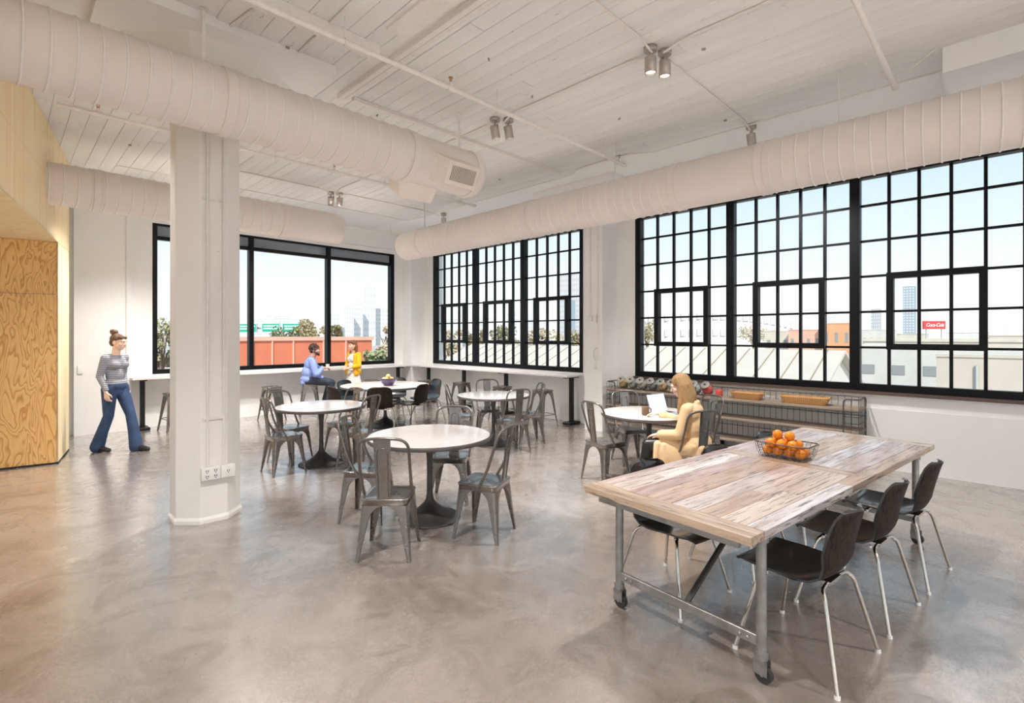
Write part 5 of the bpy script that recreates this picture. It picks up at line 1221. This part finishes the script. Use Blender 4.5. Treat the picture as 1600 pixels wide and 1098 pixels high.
b = Body(); b.ell((0,.0,1.15),(.150,.105,.12)); b.ell((0,.005,1.0),(.128,.100,.13)); b.ell((-.06,.07,1.135),(.056,.050,.055)); b.ell((.06,.07,1.135),(.056,.050,.055)); b.ell((0,.0,.9),(.145,.108,.06)); remesh('blouse', b, .008, M['blouse'], w)
b = Body(); b.ell((0,-.035,1.15),(.168,.098,.14)); b.ell((0,-.04,1.0),(.155,.092,.15)); b.ell((0,-.045,.86),(.172,.100,.11)); b.cap((-.12,-.015,1.245),(.12,-.015,1.245),.050,.050)
for s_ in (-1, 1): b.chain([(s_*.115,.045,1.22),(s_*.135,.055,1.05),(s_*.15,.045,.82)],[.04,.045,.05])
b.chain([RS,RE,RE.lerp(RW,.55)],[.062,.054,.044]); b.chain([LS,LE_,LE_.lerp(LW,.55)],[.062,.054,.044]); remesh('yellow_cardigan', b, .008, M['cardigan'], w)
sk = MB().lathe([(.0,.885),(.125,.885),(.150,.80),(.175,.70),(.205,.58),(.225,.47),(.21,.47),(.0,.50)], 40)
sk.v = [(x*(1+.05*math.sin(9*math.atan2(y, x))*(1-(z-.47)/.42)), y*.78*(1+.05*math.sin(9*math.atan2(y, x))*(1-(z-.47)/.42)), z) for x, y, z in sk.v]; sk.build('pale_skirt', M['skirt'], w)
for s_ in (-1, 1): b = Body(); b.cap((s_*.07,-.03,.035),(s_*.075,.05,.032),.036,.034); b.cap((s_*.075,.05,.032),(s_*.078,.145,.024),.034,.024); remesh('shoe', b, .007, M['shoe'], w)
b = Body(); b.ell(hc+HR@V(0,-.02,.045),(.082,.095,.080),HR); rg = random.Random(2)
for k in range(26):
    a_ = PI*(.02+.96*k/25) ; x_ = math.cos(a_)*.080; y_ = -.012-math.sin(a_)*.075; ln = rg.uniform(.17,.24)
    b.chain([hc+HR@V(x_*.85,y_*.8,.07), hc+HR@V(x_*1.05,y_,-.02), hc+V(x_*1.15,y_*1.0+.0,-.11), hc+V(x_*1.05+rg.uniform(-.01,.01),y_*.9+.01,-.05-ln)],[.020,.018,.016,.008])
b.cap(hc+HR@V(-.06,.05,.07), hc+HR@V(.045,.065,.08), .020, .022); remesh('long_auburn_hair', b, .0055, M['hair_au'], w, 2); face_parts(hc, HR, .98, w, lip=(.72,.22,.20))
MB().tube([hc+HR@V(-.016,.0955,-.0515), hc+HR@V(0,.0995,-.0545), hc+HR@V(.016,.0955,-.0515)], .003, 6).build('teeth', M['glide'], w)

# ---- woman in a camel coat at the laptop, seen from behind
w = person((5.05, 2.33, 0), 104, 'blonde woman in a camel coat sitting at the laptop, back to the camera')
zs = .452; hc = V(-.02, .135, zs+.675); HR = rotm(.20, -.38)
b = Body(); head(b, hc, HR, 1.0); b.chain([(0,.04,zs+.50),(-.01,.07,zs+.56),(-.015,.10,zs+.615)],[.058,.050,.050])
b.ell((0,.035,zs+.38),(.155,.10,.14)); b.ell((0,-.01,zs+.21),(.135,.10,.15)); b.ell((0,-.03,zs+.08),(.165,.12,.10))
RS, RE, RW = V(.16,.055,zs+.45), V(.21,.17,zs+.26), V(.15,.40,zs+.345); LS, LE_, LW = V(-.16,.045,zs+.45), V(-.205,.10,zs+.20), V(-.15,.33,zs+.17)
b.chain([RS,RE,RW],[.047,.038,.025]); b.chain([LS,LE_,LW],[.047,.038,.025]); hand(b, RW, V(-.1,.95,-.1), V(0,0,-1), V(-1,0,.1), .5, .97); hand(b, LW, V(.35,.9,-.25), V(.1,-.2,-1), V(.9,-.3,.2), .4, .97)
hips = [(1, V(.09,.02,zs+.085), V(.13,.44,zs+.05), V(.12,.42,.09)), (-1, V(-.09,.02,zs+.085), V(-.14,.44,zs+.05), V(-.17,.50,.09))]
for s_, h_, k_, a_ in hips: b.chain([h_,k_,a_],[.088,.056,.036]); b.cap(a_+V(0,0,-.02), a_+V(0,.13,-.055), .035, .027)
remesh('body', b, VX, M['skinA'], w)
b = Body(); b.ell((0,.02,zs+.38),(.172,.118,.15)); b.ell((0,-.01,zs+.24),(.168,.122,.20)); b.ell((0,-.035,zs+.09),(.195,.140,.13)); b.cap((-.115,.035,zs+.465),(.115,.035,zs+.465),.055,.055)
b.chain([RS,RE,RE.lerp(RW,.86)],[.060,.054,.046]); b.chain([LS,LE_,LE_.lerp(LW,.88)],[.062,.056,.048])
b.ell((0,.17,zs+.085),(.215,.27,.085)); b.ell((0,.05,zs+.08),(.205,.20,.11))
for s_ in (-1, 1):
    for y_, dz_, zz_ in ((-.10,-.20,0),(-.02,-.23,0),(.07,-.24,0),(.16,-.23,0),(.25,-.20,0),(.33,-.16,0)):
        b.cap((s_*.175, y_, zs+.07), (s_*(.215+.008*math.sin(y_*40)), y_+.02, zs+dz_), .045, .020)
    b.ell((s_*.20, .10, zs-.03), (.030,.26,.14))
for x_ in (-.15,-.07,.0,.07,.15): b.cap((x_, -.13, zs+.05), (x_*1.1, -.145, zs-.10), .045, .02)
b.chain([(-.07,.01,zs+.505),(-.03,-.03,zs+.510),(.03,-.03,zs+.510),(.07,.01,zs+.505),(.06,.08,zs+.50)],[.024,.026,.026,.024,.022]); b.chain([(-.07,.01,zs+.505),(-.06,.08,zs+.50),(-.03,.13,zs+.40)],[.024,.022,.02])
remesh('camel_coat', b, .008, M['coat'], w, 7)
MB().tube([V(-.07,-.125,zs+.24), V(0,-.135,zs+.235), V(.07,-.125,zs+.24)], .010, 8).build('half_belt', M['coat'], w)
for s_ in (LE_.lerp(LW,.78), RE.lerp(RW,.76)): MB().ball(s_, .050, None, 12, 8).build('cuff', M['coat'], w)
b = Body()
for s_, h_, k_, a_ in hips: b.chain([h_.lerp(k_,.7),k_,a_],[.072,.064,.046])
remesh('black_trousers', b, .008, M['shoe'], w)
for s_, h_, k_, a_ in hips: b = Body(); b.cap((a_.x,a_.y-.03,.040),(a_.x,a_.y+.06,.036),.040,.036); b.cap((a_.x,a_.y+.06,.036),(a_.x,a_.y+.16,.026),.036,.025); remesh('boot', b, .007, M['shoe'], w)
b = Body(); b.ell(hc+HR@V(0,-.022,.045),(.086,.098,.086),HR); rg = random.Random(9)
for k in range(40):
    a_ = PI*(-.10+1.20*k/39); x_ = math.cos(a_)*.086; y_ = -.02-math.sin(a_)*.085; ln = rg.uniform(.20,.34)
    p0_ = hc+HR@V(x_*.75,y_*.7,.085); p1_ = hc+HR@V(x_*1.08,y_*1.02,.0); p2_ = p1_+V(x_*.15,-.012+.03*math.sin(a_)*-1,-.12); p3_ = p2_+V(rg.uniform(-.02,.02)-.02,rg.uniform(-.02,.015),-ln*.6)
    b.chain([p0_,p1_,p2_,p3_],[.024,.021,.018,.007])
remesh('long_blonde_hair', b, .0055, M['hair_bl'], w, 1); face_parts(hc, HR, 1.0, w)
